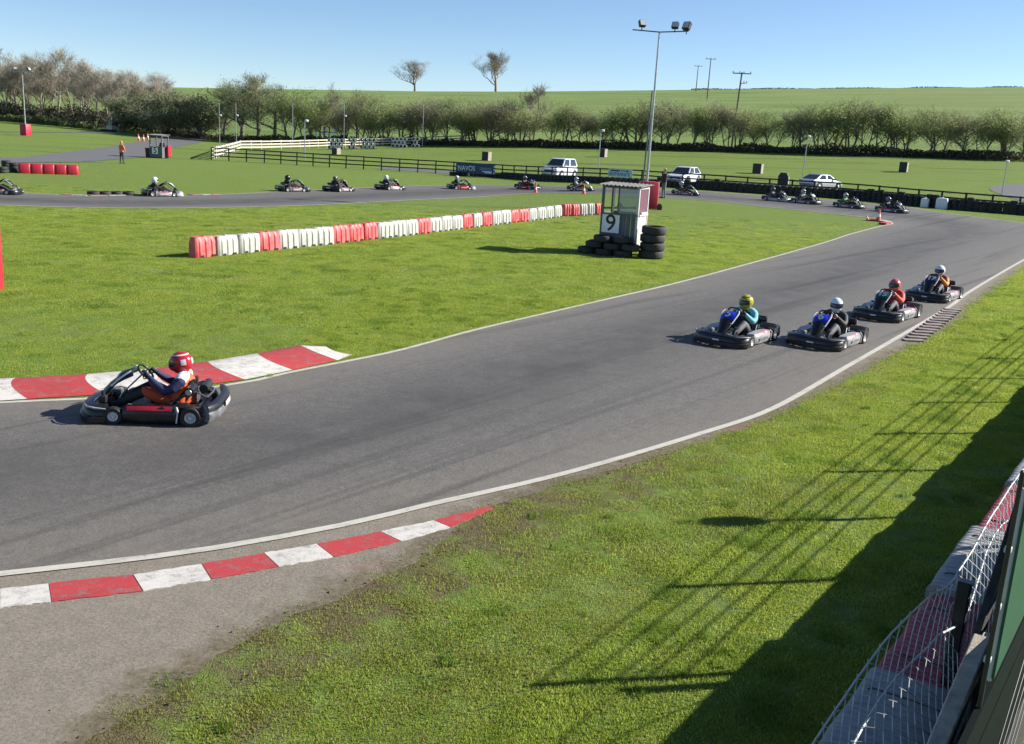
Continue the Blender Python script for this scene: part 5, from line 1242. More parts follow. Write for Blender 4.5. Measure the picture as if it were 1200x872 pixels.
# ------------------------------------------------------------------ masts, posts, poles
def floodlight(parent, loc, rz, big=1.0):
    mb = MB(); mb.box((0, 0, 0), (.34 * big, .20 * big, .34 * big), Matrix.Rotation(R(-28), 3, 'X'), taper=1.0, bev=.02); mb.tube([(0, 0, -.34 * big), (0, 0, -.12 * big)], .03, 6)
    h = obj('floodlight', mb.mesh('floodlight', MAT['lamp'], smooth=30), parent, loc=loc, rot=(0, 0, rz))
    mb = MB(); mb.box(Matrix.Rotation(R(-28), 3, 'X') @ Vector((0, -.105 * big, 0)), (.28 * big, .012, .28 * big), Matrix.Rotation(R(-28), 3, 'X')); obj('lens', mb.mesh('lens', MAT['lamp_glass']), h)
X, Y, Z = L['mast_block']; mh = L['mast_h']
r = tag(empty('light_mast', (X - .12, Y + .1, Z)), 'tall floodlight mast rising from the red block, three lamps on a crossbar', 'light mast')
MB().tube([(0, 0, 0), (0, 0, mh * .5), (0, 0, mh)], [.085, .065, .045], 12).build('pole', MAT['galv'], r, smooth=True)
mb = MB(); beam(mb, (-1.5, .1, mh + .08), (0, 0, mh + .02), .06, .06); beam(mb, (0, 0, mh + .02), (1.6, -.1, mh + .14), .06, .06); mb.build('crossbar', MAT['pole_dark'], r)
for x, b_ in ((-1.0, 1.1), (.85, 1.1), (1.5, 1.3)): floodlight(r, (x, 0, mh + .42), R({-1.0: 20, .85: -25, 1.5: -40}[x]), b_)
mb = MB(); rg = [[Vector((x_ * k_, y_ * k_, z_)) for x_, y_ in rrect(1.0, 1.0, .10)] for z_, k_ in ((0, .98), (.05, 1), (1.45, 1), (1.52, .95))]; mb.loft(rg)
tag(obj('foam_block', mb.mesh('foam_block', MAT['pad_red'], smooth=30), loc=(X, Y, Z), rot=(0, 0, R(12))), 'tall red foam block wrapped round the foot of the tall mast', 'block')
MB_ = MB(); MB_.tube([(0, 0, 0), (.0, 0, L['pole2_h'])], [.05, .035], 8); tag(obj('pole', MB_.mesh('pole', MAT['pole_dark'], smooth=True), loc=(X - .45, Y - .62, Z), rot=(0, R(1.0), 0)), 'thin dark pole standing against the red mast block', 'pole')
mb = MB(); mb.box((0, 0, .12), (.30, .3, .24), bev=.03); mb.box((0, 0, .28), (.2, .2, .1), bev=.03); tag(obj('equipment_case', mb.mesh('equipment_case', MAT['dark_steel'], smooth=30), loc=(X + .62, Y - .75, Z)), 'small dark case on grass at the red mast block', 'case')
X, Y, Z = L['left_mast']; mh = L['left_mast_h']
r = tag(empty('light_mast', (X, Y, Z)), 'distant pale light mast in a small red block before the bare trees', 'light mast'); MB().tube([(0, 0, 0), (0, 0, mh)], [.10, .06], 8).build('pole', MAT['galv'], r, smooth=True)
mb = MB(); beam(mb, (-1.1, 0, mh), (1.1, 0, mh), .07, .07); mb.build('crossbar', MAT['galv'], r); floodlight(r, (-.95, 0, mh + .35), R(20), 1.3); floodlight(r, (1.0, 0, mh + .35), R(70), 1.3)
mb = MB(); rg = [[Vector((x_ * k_, y_ * k_, z_)) for x_, y_ in rrect(1.1, 1.1, .10)] for z_, k_ in ((0, .98), (.05, 1), (1.55, 1), (1.6, .95))]; mb.loft(rg)
tag(obj('foam_block', mb.mesh('foam_block', MAT['pad_red'], smooth=30), loc=(X, Y, Z), rot=(0, 0, R(-18))), 'small distant red block round the foot of the pale mast', 'block')
X, Y, Z = L['edge_block']; mb = MB(); rg = [[Vector((x_ * k_, y_ * k_, z_)) for x_, y_ in rrect(.72, .6, .06)] for z_, k_ in ((0, .98), (.05, 1), (1.42, 1), (1.5, .95))]; mb.loft(rg)
tag(obj('foam_block', mb.mesh('foam_block', MAT['pad_red'], smooth=30), loc=(X - .10, Y, 0), rot=(0, 0, R(10))), 'red foam block at the picture edge on the infield lawn', 'block')
whr = ['behind the cream fence, left of a matching pair', 'behind the cream fence, right of a matching pair', 'behind the cream fence before the big bare crown', 'in front of the cream fence on the dark fence line', 'behind the first tyre bundle', 'behind the last tyre bundle', 'behind the entrance sign', 'beside the silver parked car', 'near the end of the fence beyond the track']
for i, (x, y, z, h) in enumerate(L['posts']):
    r = tag(empty('lamp_post', (x, y, z)), 'thin grey lamp post ' + whr[i], 'lamp post', 'thin lamp posts around the circuit'); lean = .03 if i == 7 else 0
    MB().tube([(0, 0, -.1), (lean * h, 0, h)], [.055, .045], 8).build('pole', MAT['galv'], r, smooth=True)
    if i in (0, 1, 3, 4, 6, 7, 8):
        zz = h - .1 if i in (3, 6, 7, 8) else h * .70
        mb = MB(); mb.box((.22 if i != 8 else 0, -.05, zz), (.32, .26, .22), Matrix.Rotation(R(20), 3, 'X'), bev=.05); beam(mb, (0, 0, zz), (.2, 0, zz), .04, .04); mb.build('lamp_head', MAT['lamp_white'], r, smooth=40)
for i, (x, y, z, h) in enumerate(L['utility']):
    r = tag(empty('utility_pole', (x, y, z), R(-6)), ['wooden power pole with twin insulator crossarm among the hedge trees', 'wooden power pole standing on the green hillside', 'wooden power pole on the crest of the hill'][i], 'power pole')
    ln = .035 if i == 0 else 0
    MB().tube([(0, 0, -.3), (ln * h, 0, h)], [.17, .11], 10).build('pole', MAT['pole_wood'], r, smooth=True)
    mb = MB(); beam(mb, (ln * h - 1.35, 0, h - .15), (ln * h + 1.35, 0, h - .15), .12, .14); mb.build('crossarm', MAT['pole_wood'], r)
    for k_ in (-1.25, 0, 1.25) if i else (-1.3, -.3, .3, 1.3):
        mb = MB(); mb.tube([(ln * h + k_, 0, h - .08), (ln * h + k_, 0, h + .10), (ln * h + k_, 0, h + .16)], [.05, .09, .03], 8); mb.build('insulator', MAT['insulator'], r)
    if i == 0:
        mb = MB(); beam(mb, (ln * h * .85, 0, h - 1.6), (ln * h * .85 + .9, 0, h - 1.5), .09, .09); mb.build('bracket', MAT['pole_wood'], r)
        for k_ in (.5, .9): MB().tube([(ln * h * .85 + k_, 0, h - 1.5), (ln * h * .85 + k_, 0, h - 1.2)], [.07, .05], 8).build('insulator', MAT['insulator'], r)

# ------------------------------------------------------------------ boxes, cones, barrels, rack
for i, (x, y, z) in enumerate(L['boxes']):
    lab = ['pale box with dark side standing on grass before the tyre bundles', 'beige box with dark side behind the navy banner', 'small pair of dark and beige boxes on the field below the trees', 'grey box with pale side on the field beyond the white car', 'rounded black board with pale edge behind the fence', 'black square board with pale edge on the right hand field'][i]
    w_, h_ = ((1.05, .75), (1.1, 1.0), (.95, 1.0), (1.15, 1.02), (.95, 1.35), (1.05, 1.1))[i]
    r = tag(empty('target_box', (x, y, z), R(-32)), lab, 'box')
    if i == 4:
        mb = MB(); mb.prism([(-w_ / 2, 0), (w_ / 2, 0), (w_ / 2, h_ * .75), (w_ * .3, h_), (-w_ * .3, h_), (-w_ / 2, h_ * .75)], Matrix.Rotation(R(90), 4, 'X'), .3); mb.build('board', MAT['box_dark'], r)
        mb = MB(); mb.box((w_ / 2 + .02, -.15, h_ * .37), (.035, .3, h_ * .74)); mb.build('edge_strip', MAT['box_beige'], r)
    else:
        mb = MB(); mb.box((0, 0, h_ / 2), (w_ * .8, .75, h_), bev=.02); mb.build('front', MAT['box_dark'] if i != 0 else MAT['box_dark'], r)  # front coloured dark as the shaded face of the box
        mb = MB(); mb.box((w_ * .4 + .02, 0, h_ / 2), (.035, .72, h_ * .97)); mb.build('side_panel', MAT['box_beige'], r)  # side coloured pale as the sunlit face
        mb = MB(); mb.box((0, 0, h_ + .022), (w_ * .84, .8, .04)); mb.build('lid', MAT['box_beige'] if i in (0, 1) else MAT['timber_grey'], r)
def cone(loc, label, h=.5, tilt=0, group=None):
    r = tag(empty('traffic_cone', loc), label, 'cone', group); r.rotation_euler = (0, R(tilt), 0)
    mb = MB(); mb.box((0, 0, .015), (h * .55, h * .55, .03), bev=.01); mb.build('base', MAT['cone'], r)
    MB().lathe([(h * .21, .03), (h * .12, h * .5), (h * .045, h), (.001, h)], 16).build('body', MAT['cone'], r, smooth=40)
    MB().lathe([(h * .151, h * .36), (h * .106, h * .60), (h * .10, h * .60), (h * .146, h * .36)], 16, closed=True).build('band', MAT['board_white'], r, smooth=40)
cl = L['cones']; cone(cl[0], 'orange and white cone in front of the kart below the parked pickup style car', .62); cone(cl[1], 'orange and white cone in front of the kart below the entrance sign', .62)
cone(cl[2], 'upright orange cone on the apex kerb', .72); cone((cl[2][0] - .55, cl[2][1] + .1, cl[2][2] + .02), 'small leaning orange cone behind the apex cone', .34, -22)
for i, p in enumerate(cl[3:]): cone(p, 'distant orange and white cone beside the back track', .95, (-7, 3, -5)[i], 'distant cones by the back track')
for i, (x, y, z) in enumerate(L['white_blocks']):
    mb = MB(); rg = [[Vector((x_ * k_, y_ * k_, z_)) for x_, y_ in rrect(.55 + .25 * i, .5, .12)] for z_, k_ in ((0, .94), (.06, 1), (.55 + .12 * i, 1), (.64 + .12 * i, .85), (.66 + .12 * i, .3))]; mb.loft(rg); mb.tube([(-.12, 0, .64 + .12 * i), (0, 0, .72 + .12 * i), (.12, 0, .64 + .12 * i)], .025, 6)
    tag(obj('water_container', mb.mesh('water_container', MAT['plate_white'], smooth=40), loc=((29.35, 72.75, z), (30.25, 71.95, z))[i], rot=(0, 0, R(-30))), ['smaller white plastic container at the tyre wall', 'larger white plastic container at the tyre wall'][i], 'container')
x, y, z = L['blue_rack']; r = tag(empty('blue_stand', (x, y, z)), 'blue steel tiered stand behind the cream fence and hedge shade', 'stand')
for s in (-2.4, -.8, .8, 2.4):
    mb = MB(); mb.tube([(s, 0, 0), (s, 0, 1.35)], .05, 6); mb.tube([(s, 1.1, 0), (s, 1.1, 1.75)], .05, 6); mb.tube([(s, -.1, .6), (s, 1.1, 1.3)], .04, 6); mb.build('upright', MAT['blue_steel'], r)
for y_, z_ in ((-.05, .55), (.4, .95), (.85, 1.35)): mb = MB(); mb.box((0, y_, z_), (5.2, .34, .06)); mb.build('step', MAT['blue_steel'], r)
for y_, z_ in ((1.12, 1.72), (1.12, 1.1), (-.12, .9)): mb = MB(); mb.tube([(-2.5, y_, z_), (2.5, y_, z_)], .04, 6); mb.build('hand_rail', MAT['blue_steel'], r)

# ------------------------------------------------------------------ parked cars
def car(loc, rz, paint, kind, label):
    r = tag(empty('parked_car', loc, rz), label, 'car', 'cars parked behind the fence')
    suv = kind == 'suv'; Ln = 4.6 if suv else (4.55 if kind == 'coupe' else 4.1); H = 1.78 if suv else (1.40 if kind == 'coupe' else 1.48); Wd = .93; gz = .24 if suv else .18; belt = 1.08 if suv else .92; hood = 1.02 if suv else .80
    f, b = Ln / 2, -Ln / 2; rings = []
    st = [(b, .62, belt * .60, .84), (b + .06, .50, belt * .92, .93), (b + .35, gz + .05, belt, 1.0), (b + 1.2, gz, belt, 1.02), (0, gz, belt, 1.02), (f - 1.45, gz, belt * .985, 1.02), (f - 1.0, gz, hood, 1.0), (f - .35, gz + .02, hood * .94, .97), (f - .06, .32, hood * .82, .86), (f, .40, hood * .66, .74)]
    for x, zb, zt, k_ in st:
        w = Wd * k_; rings.append([Vector((x, y_, z_)) for y_, z_ in ((-w * .92, zb), (-w, zb + (zt - zb) * .35), (-w * .985, zb + (zt - zb) * .75), (-w * .90, zt), (w * .90, zt), (w * .985, zb + (zt - zb) * .75), (w, zb + (zt - zb) * .35), (w * .92, zb))])
    MB().loft(rings).build('body', paint, r, smooth=35)
    fr, rr, fb, rb = (f - 1.95, b + .35, f - 1.15, b + .10) if suv else ((f - 2.0, b + 1.25, f - 1.2, b + .35) if kind == 'coupe' else (f - 1.75, b + .62, f - 1.05, b + .18))
    def cab(x, z): return Wd * (.93 - .20 * (z - belt) / (H - belt))
    def quad(pts, m, nm, th=.02):
        P_ = [Vector(p) for p in pts]; n = (P_[1] - P_[0]).cross(P_[2] - P_[0]).normalized(); c_ = sum(P_, Vector()) / len(P_)
        if n.dot(c_ - Vector((0, 0, (belt + H) / 2))) < 0: n = -n
        m2 = MB(); k_ = len(P_); m2.add(P_ + [p + n * th for p in P_], [tuple(range(k_))[::-1], tuple(range(k_, 2 * k_))] + [(i, (i + 1) % k_, k_ + (i + 1) % k_, k_ + i) for i in range(k_)]); m2.build(nm, m, r)
    zb_, zt_ = belt - .01, H - .06; wb, wt = cab(0, zb_), cab(0, zt_)
    m2 = MB(); m2.loft([[Vector((fb, -wb, zb_)), Vector((fb, wb, zb_)), Vector((rb, wb, zb_)), Vector((rb, -wb, zb_))], [Vector((fr, -wt, zt_)), Vector((fr, wt, zt_)), Vector((rr, wt, zt_)), Vector((rr, -wt, zt_))], [Vector((fr - .2, -wt * .86, H)), Vector((fr - .2, wt * .86, H)), Vector((rr + .15, wt * .86, H)), Vector((rr + .15, -wt * .86, H))]])
    m2.build('cabin', paint, r, smooth=20)
    def lp(a, b_, t): return tuple(a[i] + (b_[i] - a[i]) * t for i in range(3))
    A, B_, C_, D_ = (fb, -wb, zb_), (fb, wb, zb_), (fr, wt, zt_), (fr, -wt, zt_)
    def inset(q, k_): c_ = [sum(p[i] for p in q) / 4 for i in range(3)]; return [lp(p, c_, k_) for p in q]
    quad(inset([A, B_, C_, D_], .12), MAT['car_glass'], 'windscreen', .012)
    quad(inset([(rb, -wb, zb_), (rb, wb, zb_), (rr, wt, zt_), (rr, -wt, zt_)], .14), MAT['car_glass'], 'rear_window', .012)
    for s in (-1, 1):
        mid = (fb + rb) / 2 + .1; mt = (fr + rr) / 2 + .1
        quad(inset([(fb - .12, s * wb, zb_), (mid + .05, s * wb, zb_), (mt + .05, s * wt, zt_), (fr - .02, s * wt, zt_)], .10), MAT['car_glass'], 'side_window', .012)
        quad(inset([(mid - .05, s * wb, zb_), (rb + .15, s * wb, zb_), (rr + .05, s * wt, zt_), (mt - .05, s * wt, zt_)], .10), MAT['car_glass'], 'side_window', .012)
        m2 = MB(); m2.box((fb - .35, s * (wb + .12), belt + .06), (.14, .22, .15), bev=.03); m2.build('mirror', paint if kind != 'coupe' else MAT['car_dark'], r)
        m2 = MB(); m2.box((f - .14, s * Wd * .66, hood * .78), (.18, .36, .14), Matrix.Rotation(R(-18) * s, 3, 'Z'), bev=.03); m2.build('headlight', MAT['headlight'], r)
        m2 = MB(); m2.box((b + .07, s * Wd * .70, belt * .80), (.12, .30, .16), bev=.03); m2.build('tail_light', MAT['tail'], r)
        if suv: m2 = MB(); m2.tube([(fr - .3, s * wt * .84, H + .05), (rr + .3, s * wt * .84, H + .05)], .025, 6); m2.build('roof_rail', MAT['car_dark'], r)
        for x in (f - .85, b + .85):
            w = obj('wheel', CARW, r, loc=(x, s * (Wd - .06), .335), rot=(R(90), 0, 0)); obj('hub', CARH, w)
            m2 = MB(); m2.lathe([(.30, -.02), (.40, -.02), (.40, .02), (.30, .02)], 20, Matrix.Translation((x, s * (Wd * 1.01), .345)) @ Matrix.Rotation(R(90), 4, 'X'), closed=True); m2.build('wheel_arch', MAT['car_dark'], r)
    m2 = MB(); m2.box((f - .01, 0, hood * .60), (.06, .95, .20), bev=.02); m2.build('grille', MAT['car_dark'], r)
    m2 = MB(); m2.box((f + .02, 0, .42), (.02, .52, .11)); m2.build('number_plate', MAT['plate_white'], r); m2 = MB(); m2.box((b - .005, 0, .72), (.02, .52, .11)); m2.build('number_plate', MAT['plate_white'], r)
    return r
CARW = MB().lathe([(.20, -.10), (.26, -.115), (.32, -.10), (.335, -.05), (.335, .05), (.32, .10), (.26, .115), (.20, .10)], 22, closed=True).mesh('wheel', [MAT['tyre']], smooth=50)
CARH = MB().lathe([(.001, .07), (.06, .085), (.10, .06), (.20, .09), (.205, -.09), (.001, -.08)], 16).mesh('hub', [MAT['rim']], smooth=40)
cs = L['cars']
car(cs[0], R(243), MAT['car_white'], 'suv', 'white tall parked car with roof rails behind the NAVOS end of the fence')
car(cs[1], R(238), MAT['car_white'], 'hatch', 'white parked hatchback beyond the marshal in black')
car(cs[2], R(38), MAT['car_silver'], 'coupe', 'silver low parked car seen from behind beyond the fence')

# ------------------------------------------------------------------ trees
def tree_proto(seed, H, tr, first, levels, kids, spread, leaf=None, leaf_n=0, leaf_s=.16, twig_n=4, twig_l=.55, twig_w=.016, gnarl=.25, stems=1, updraft=.25, lean=(0, 0), rx=1.0):
    rd = random.Random(seed); tb = MB(); tw = MB(); tips = []
    def rv(): return Vector((rd.uniform(-1, 1), rd.uniform(-1, 1), rd.uniform(-1, 1)))
    def branch(p, d, ln, r, lv):
        n = 4 if lv < 2 else 3; pts = [p]; rs = [r]; dd = d.copy()
        for i in range(n):
            dd = (dd + rv() * gnarl * (.5 if lv == 0 else 1) + Vector((0, 0, updraft * .3))).normalized(); pts.append(pts[-1] + dd * ln / n); rs.append(r * (1 - .62 * (i + 1) / n))
        tb.tube(pts, rs, 7 if lv == 0 else (5 if lv == 1 else 3), cap=False)
        if lv >= levels:
            tips.append((pts, dd)); return
        nk = kids + (rd.random() < .5) + (2 if lv == 0 else 0)
        for i in range(nk):
            t = first if lv == 0 else .25; t = t + (1 - t) * (i + rd.random() * .8) / nk; k = min(n - 1, int(t * n)); q = pts[k].lerp(pts[k + 1], t * n - k)
            az = rd.uniform(0, 6.283); sd = Vector((math.cos(az) * rx, math.sin(az), 0)); nd = (dd * (1 - spread) + sd * spread + Vector((0, 0, updraft)) + rv() * .15).normalized()
            branch(q, nd, ln * rd.uniform(.52, .74) * (1.0 if lv else (1.15 - .5 * t)), max(.008, rs[k] * rd.uniform(.5, .68)), lv + 1)
        tips.append((pts[-2:], dd))
    for s in range(stems):
        a = rd.uniform(0, 6.28); o = Vector((math.cos(a), math.sin(a), 0)) * (.35 if stems > 1 else 0)
        branch(o + Vector((0, 0, -.15)), (Vector((lean[0], lean[1], 1)) + o * .8).normalized(), H * rd.uniform(.5, .62) * (1 if stems == 1 else rd.uniform(.8, 1.05)), tr * (1 if stems == 1 else rd.uniform(.6, .9)), 0)
    for pts, dd in tips:
        for _ in range(twig_n):
            k = rd.randrange(len(pts)); p = pts[k]; d = (dd * .7 + rv() * .9 + Vector((0, 0, updraft))).normalized(); l = twig_l * rd.uniform(.5, 1.3)
            q = p + d * l * .5; e = q + (d + rv() * .5).normalized() * l * .5; sd = d.orthogonal().normalized() * twig_w; s2 = d.cross(sd).normalized() * twig_w
            tw.add([p - sd, p + sd, q + sd * .7, q - sd * .7, e], [(0, 1, 2, 3), (3, 2, 4)], 0)
            f = p.lerp(e, .4); g_ = f + (d + rv() * 1.1).normalized() * l * .45; tw.add([f - s2 * .7, f + s2 * .7, g_], [(0, 1, 2)], 0)
    if leaf_n and tips:
        for _ in range(leaf_n):
            pts, dd = tips[rd.randrange(len(tips))]; p = pts[rd.randrange(len(pts))] + rv() * twig_l * .8; a = rv().normalized(); b = a.orthogonal().normalized(); s = leaf_s * rd.uniform(.5, 1.2)
            c = a.cross(b); tw.add([p - b * s * .5, p + c * s * .32, p + b * s * .6, p - c * s * .30], [(0, 1, 2, 3)], 1)
    zs = [v[2] for v in tw.v] or [H]; zs.sort(); top = zs[int(len(zs) * .998)]
    return tb, tw, top
def tree_set(kind, n, bark, twig, leaf, **kw):
    out = []
    for i in range(n):
        tb, tw, top = tree_proto(hash_(kind) + i * 7, **kw)
        out.append((tb.mesh('trunk', bark, smooth=60, fix=False), tw.mesh('crown', [twig, leaf or twig], fix=False), top))
    return out
def hash_(s): return sum(ord(c) * (i + 1) for i, c in enumerate(s))
SETS = {'bare': tree_set('bare', 4, MAT['bark_grey'], MAT['twig_pale'], None, H=13, tr=.20, first=.30, levels=4, kids=3, spread=.66, twig_n=7, twig_l=1.1, twig_w=.016, updraft=.30),
        'big': tree_set('big', 2, MAT['bark_dark'], MAT['twig_brown'], MAT['leaf_hedge'], H=10, tr=.28, first=.22, levels=4, kids=3, spread=.75, twig_n=7, twig_l=.9, twig_w=.014, updraft=.18, leaf_n=2600, leaf_s=.16),
        'hedge': tree_set('hedge', 6, MAT['bark_dark'], MAT['twig_brown'], MAT['leaf_hedge'], H=7, tr=.13, first=.28, levels=3, kids=3, spread=.66, twig_n=2, twig_l=.75, twig_w=.009, updraft=.25, stems=3, leaf_n=4600, leaf_s=.15),
        'olive': tree_set('olive', 4, MAT['bark_dark'], MAT['twig_brown'], MAT['leaf_olive'], H=7, tr=.13, first=.24, levels=3, kids=4, spread=.70, twig_n=4, twig_l=.8, twig_w=.009, updraft=.25, stems=2, leaf_n=2200, leaf_s=.14),
        'dark': tree_set('dark', 3, MAT['bark_dark'], MAT['twig_brown'], MAT['leaf_dark'], H=7.5, tr=.16, first=.10, levels=3, kids=4, spread=.75, twig_n=5, twig_l=.8, twig_w=.014, updraft=.16, stems=3, leaf_n=5200, leaf_s=.24),
        'crest': tree_set('crest', 2, MAT['bark_grey'], MAT['twig_pale'], None, H=15, tr=.38, first=.16, levels=4, kids=4, spread=.56, twig_n=5, twig_l=1.4, twig_w=.014, updraft=.30, gnarl=.38)}
def tree(kind, i, x, y, z, h, label, group, sx=1.0, rz=None):
    tm_, cm_, top = SETS[kind][i % len(SETS[kind])]; s = h / top; rd = random.Random(i * 31 + hash_(kind))
    r = tag(empty('tree', (x, y, z), rd.uniform(0, 6.28) if rz is None else rz), label, 'tree', group); r.scale = (s * sx, s * sx, s)
    obj('trunk', tm_, r); obj('crown', cm_, r)
TL_ = L['trees']
for i, (x, y, z, h) in enumerate(TL_['bare']):
    if i < 11: tree('bare', i, x, y, z, h * 1.04, 'tall pale leafless tree at the wood front ' + ('behind the small red mast block' if i in (0, 1, 2, 3, 6) else 'nearer the distant hut'), 'leafless trees of the wood', 1.0)
    elif i == 11: tree('bare', i, x, y, z, h, 'slim leafless tree rising above the hedge behind the first tyre bundle', None, .8)
    else: tree('bare', i, x, y, z, h, 'leafless tree rising above the hedge behind the tall white parked car', None, .9)
rd = random.Random(2)
for i in range(30):   # deeper rows of the wood
    x, y = -121 + i * 1.62 + rd.uniform(-1, 1), 226 - i * .8 + rd.uniform(0, 12); tree('bare', i + 3, x, y, terrain(x, y), rd.uniform(9.5, 13) * (1 if i < 17 else .85), 'leafless tree deep in the wood behind the front row', 'leafless trees deeper in the wood')
for i, (x, y, z, h) in enumerate(TL_['dark']): tree('dark', i, x, y, z, h, 'dense dark green bush tree ' + ('beside the distant pale hut', 'just past the distant pale hut', 'behind the distant cones', 'behind the number 5 hut', 'next to the broad bare crowned trees')[i], 'dark bush trees', 1.25)
for i, (x, y, z, h) in enumerate(TL_['big']): tree('big', i, x, y, z, h, 'broad spreading hedge tree with a bare brown crown behind the cream fence corner', 'broad trees behind the cream fence', 1.0)
WHERE = [(-26, 'behind the cream fence and tyre bundles'), (-8, 'behind the last tyre bundles'), (1, 'behind the NAVOS banner'), (9, 'behind the tall white parked car'), (19, 'behind the entrance sign and mast'), (33, 'around the crossarm power pole'), (46, 'behind the silver parked car'), (58, 'behind the square black board'), (99, 'beyond the fence end')]
for i, (x, y, z, h) in enumerate(TL_['hedge']):
    kd = 'olive' if (i * 7) % 5 in (1, 3) else 'hedge'; wh = next(w for lim, w in WHERE if x < lim)
    tree(kd, i * 5 + i // 6, x, y + rd.uniform(-.8, 1.2), z, h * rd.uniform(.88, 1.14), ('small hedge tree in fresh green leaf ' if kd == 'hedge' else 'brownish half bare hedge tree ') + wh, 'hedge trees below the green hill', rd.uniform(.85, 1.5))
c = L['crest']
tree('crest', 0, c[0][0], c[0][1], c[0][2], c[0][3], 'spreading leafless tree alone on the hill crest', None, 1.5, 1.0)
tree('crest', 1, c[1][0], c[1][1], c[1][2], c[1][3], 'taller round crowned leafless tree alone on the hill crest', None, 1.25, 2.2)
for i in range(14):   # scrub filling the hedge
    x = -37 + i * 2.9 + rd.uniform(-1, 1); y = lerp_tab(HEDGE_D, x / 155) + 6 + rd.uniform(0, 2); tree('olive' if i % 2 else 'hedge', i * 3 + 1, x, y, terrain(x, y), rd.uniform(4.2, 5.6), 'low scrubby hedge tree filling the gaps behind the front hedge row', 'low scrub behind the hedge row', rd.uniform(1.1, 1.6))
# undergrowth under the hedge and the bank before the wood
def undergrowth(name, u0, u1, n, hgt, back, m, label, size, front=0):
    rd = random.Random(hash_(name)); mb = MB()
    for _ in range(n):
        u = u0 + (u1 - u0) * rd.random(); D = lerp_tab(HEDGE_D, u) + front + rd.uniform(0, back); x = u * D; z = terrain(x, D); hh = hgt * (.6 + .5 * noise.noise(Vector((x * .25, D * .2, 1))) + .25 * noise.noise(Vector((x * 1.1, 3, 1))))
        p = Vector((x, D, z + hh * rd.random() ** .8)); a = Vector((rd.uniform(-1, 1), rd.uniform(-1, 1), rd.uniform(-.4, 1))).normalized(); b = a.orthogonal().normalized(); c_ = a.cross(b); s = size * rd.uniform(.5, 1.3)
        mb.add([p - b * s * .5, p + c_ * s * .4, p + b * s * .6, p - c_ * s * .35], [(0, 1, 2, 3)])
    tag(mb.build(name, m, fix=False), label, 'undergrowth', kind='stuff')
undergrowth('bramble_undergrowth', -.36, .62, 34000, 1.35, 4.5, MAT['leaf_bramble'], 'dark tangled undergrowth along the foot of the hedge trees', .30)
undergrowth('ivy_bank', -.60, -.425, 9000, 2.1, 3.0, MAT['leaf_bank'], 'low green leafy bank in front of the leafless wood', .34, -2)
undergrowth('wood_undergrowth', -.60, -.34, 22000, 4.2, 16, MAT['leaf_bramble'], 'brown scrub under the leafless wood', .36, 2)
def crest_hedge():
    rd = random.Random(77); mb = MB()
    for _ in range(5200):
        u = rd.uniform(.16, .60); D = 447 + rd.uniform(-1.2, 1.2); x = u * D; z = terrain(x, D); hh = 1.5 * (.55 + .6 * noise.noise(Vector((x * .06, 1, 1)))); p = Vector((x, D, z + hh * rd.random()))
        a = Vector((rd.uniform(-1, 1), rd.uniform(-1, 1), rd.uniform(-.4, 1))).normalized(); b = a.orthogonal().normalized(); c_ = a.cross(b); s = .6 * rd.uniform(.5, 1.3)
        mb.add([p - b * s * .5, p + c_ * s * .4, p + b * s * .6, p - c_ * s * .35], [(0, 1, 2, 3)])
    tag(mb.build('crest_hedge', MAT['leaf_bramble'], fix=False), 'thin dark hedge line along the crest of the hill', 'hedge', kind='stuff')
crest_hedge()

# ------------------------------------------------------------------ barrier and fences beside the camera (t = metres along the fence line, p = metres across it)
FA = R(35); FD = Vector((math.sin(FA), math.cos(FA), 0)); FN = Vector((math.cos(FA), -math.sin(FA), 0))
def fp(t, p, z): v = FD * t + FN * p; return Vector((v.x, v.y, z))
def m_belt(name, col, col2):
    t = NT(name); rot = t.pos((1, 1, 1), FA)
    w = t.N.new('ShaderNodeTexWave'); w.wave_type = 'BANDS'; w.bands_direction = 'Y'; w.inputs['Scale'].default_value = 4.2; w.inputs['Distortion'].default_value = 5; w.inputs['Detail'].default_value = 3; t.K.new(rot, w.inputs['Vector'])
    n = t.noise(5, 5, .65); n2 = t.noise(1.0, 4, .6, t.pos((3, 16, 4), FA))
    c = t.mix(t.vr(n, .3, .7), col, col2); c = t.mix(t.vr(w.outputs['Fac'], .8, .98, 0, .3), c, tuple(x * .45 for x in col)); c = t.mix(t.vr(n2, .55, .8, 0, .6), c, (.10, .095, .09))
    t.bump(w.outputs['Fac'], .35, .02); return t.out(c, .7, .3)
BELT_G, BELT_R = m_belt('grey_painted_belt', (.33, .33, .32), (.24, .245, .25)), m_belt('red_painted_belt', (.42, .05, .07), (.30, .06, .08))
bounds = [2.9, 4.35, 5.9, 7.35, 8.92, 10.53]; t_ = 10.53
while t_ < 48: t_ += 1.58; bounds.append(t_)
rd = random.Random(9)
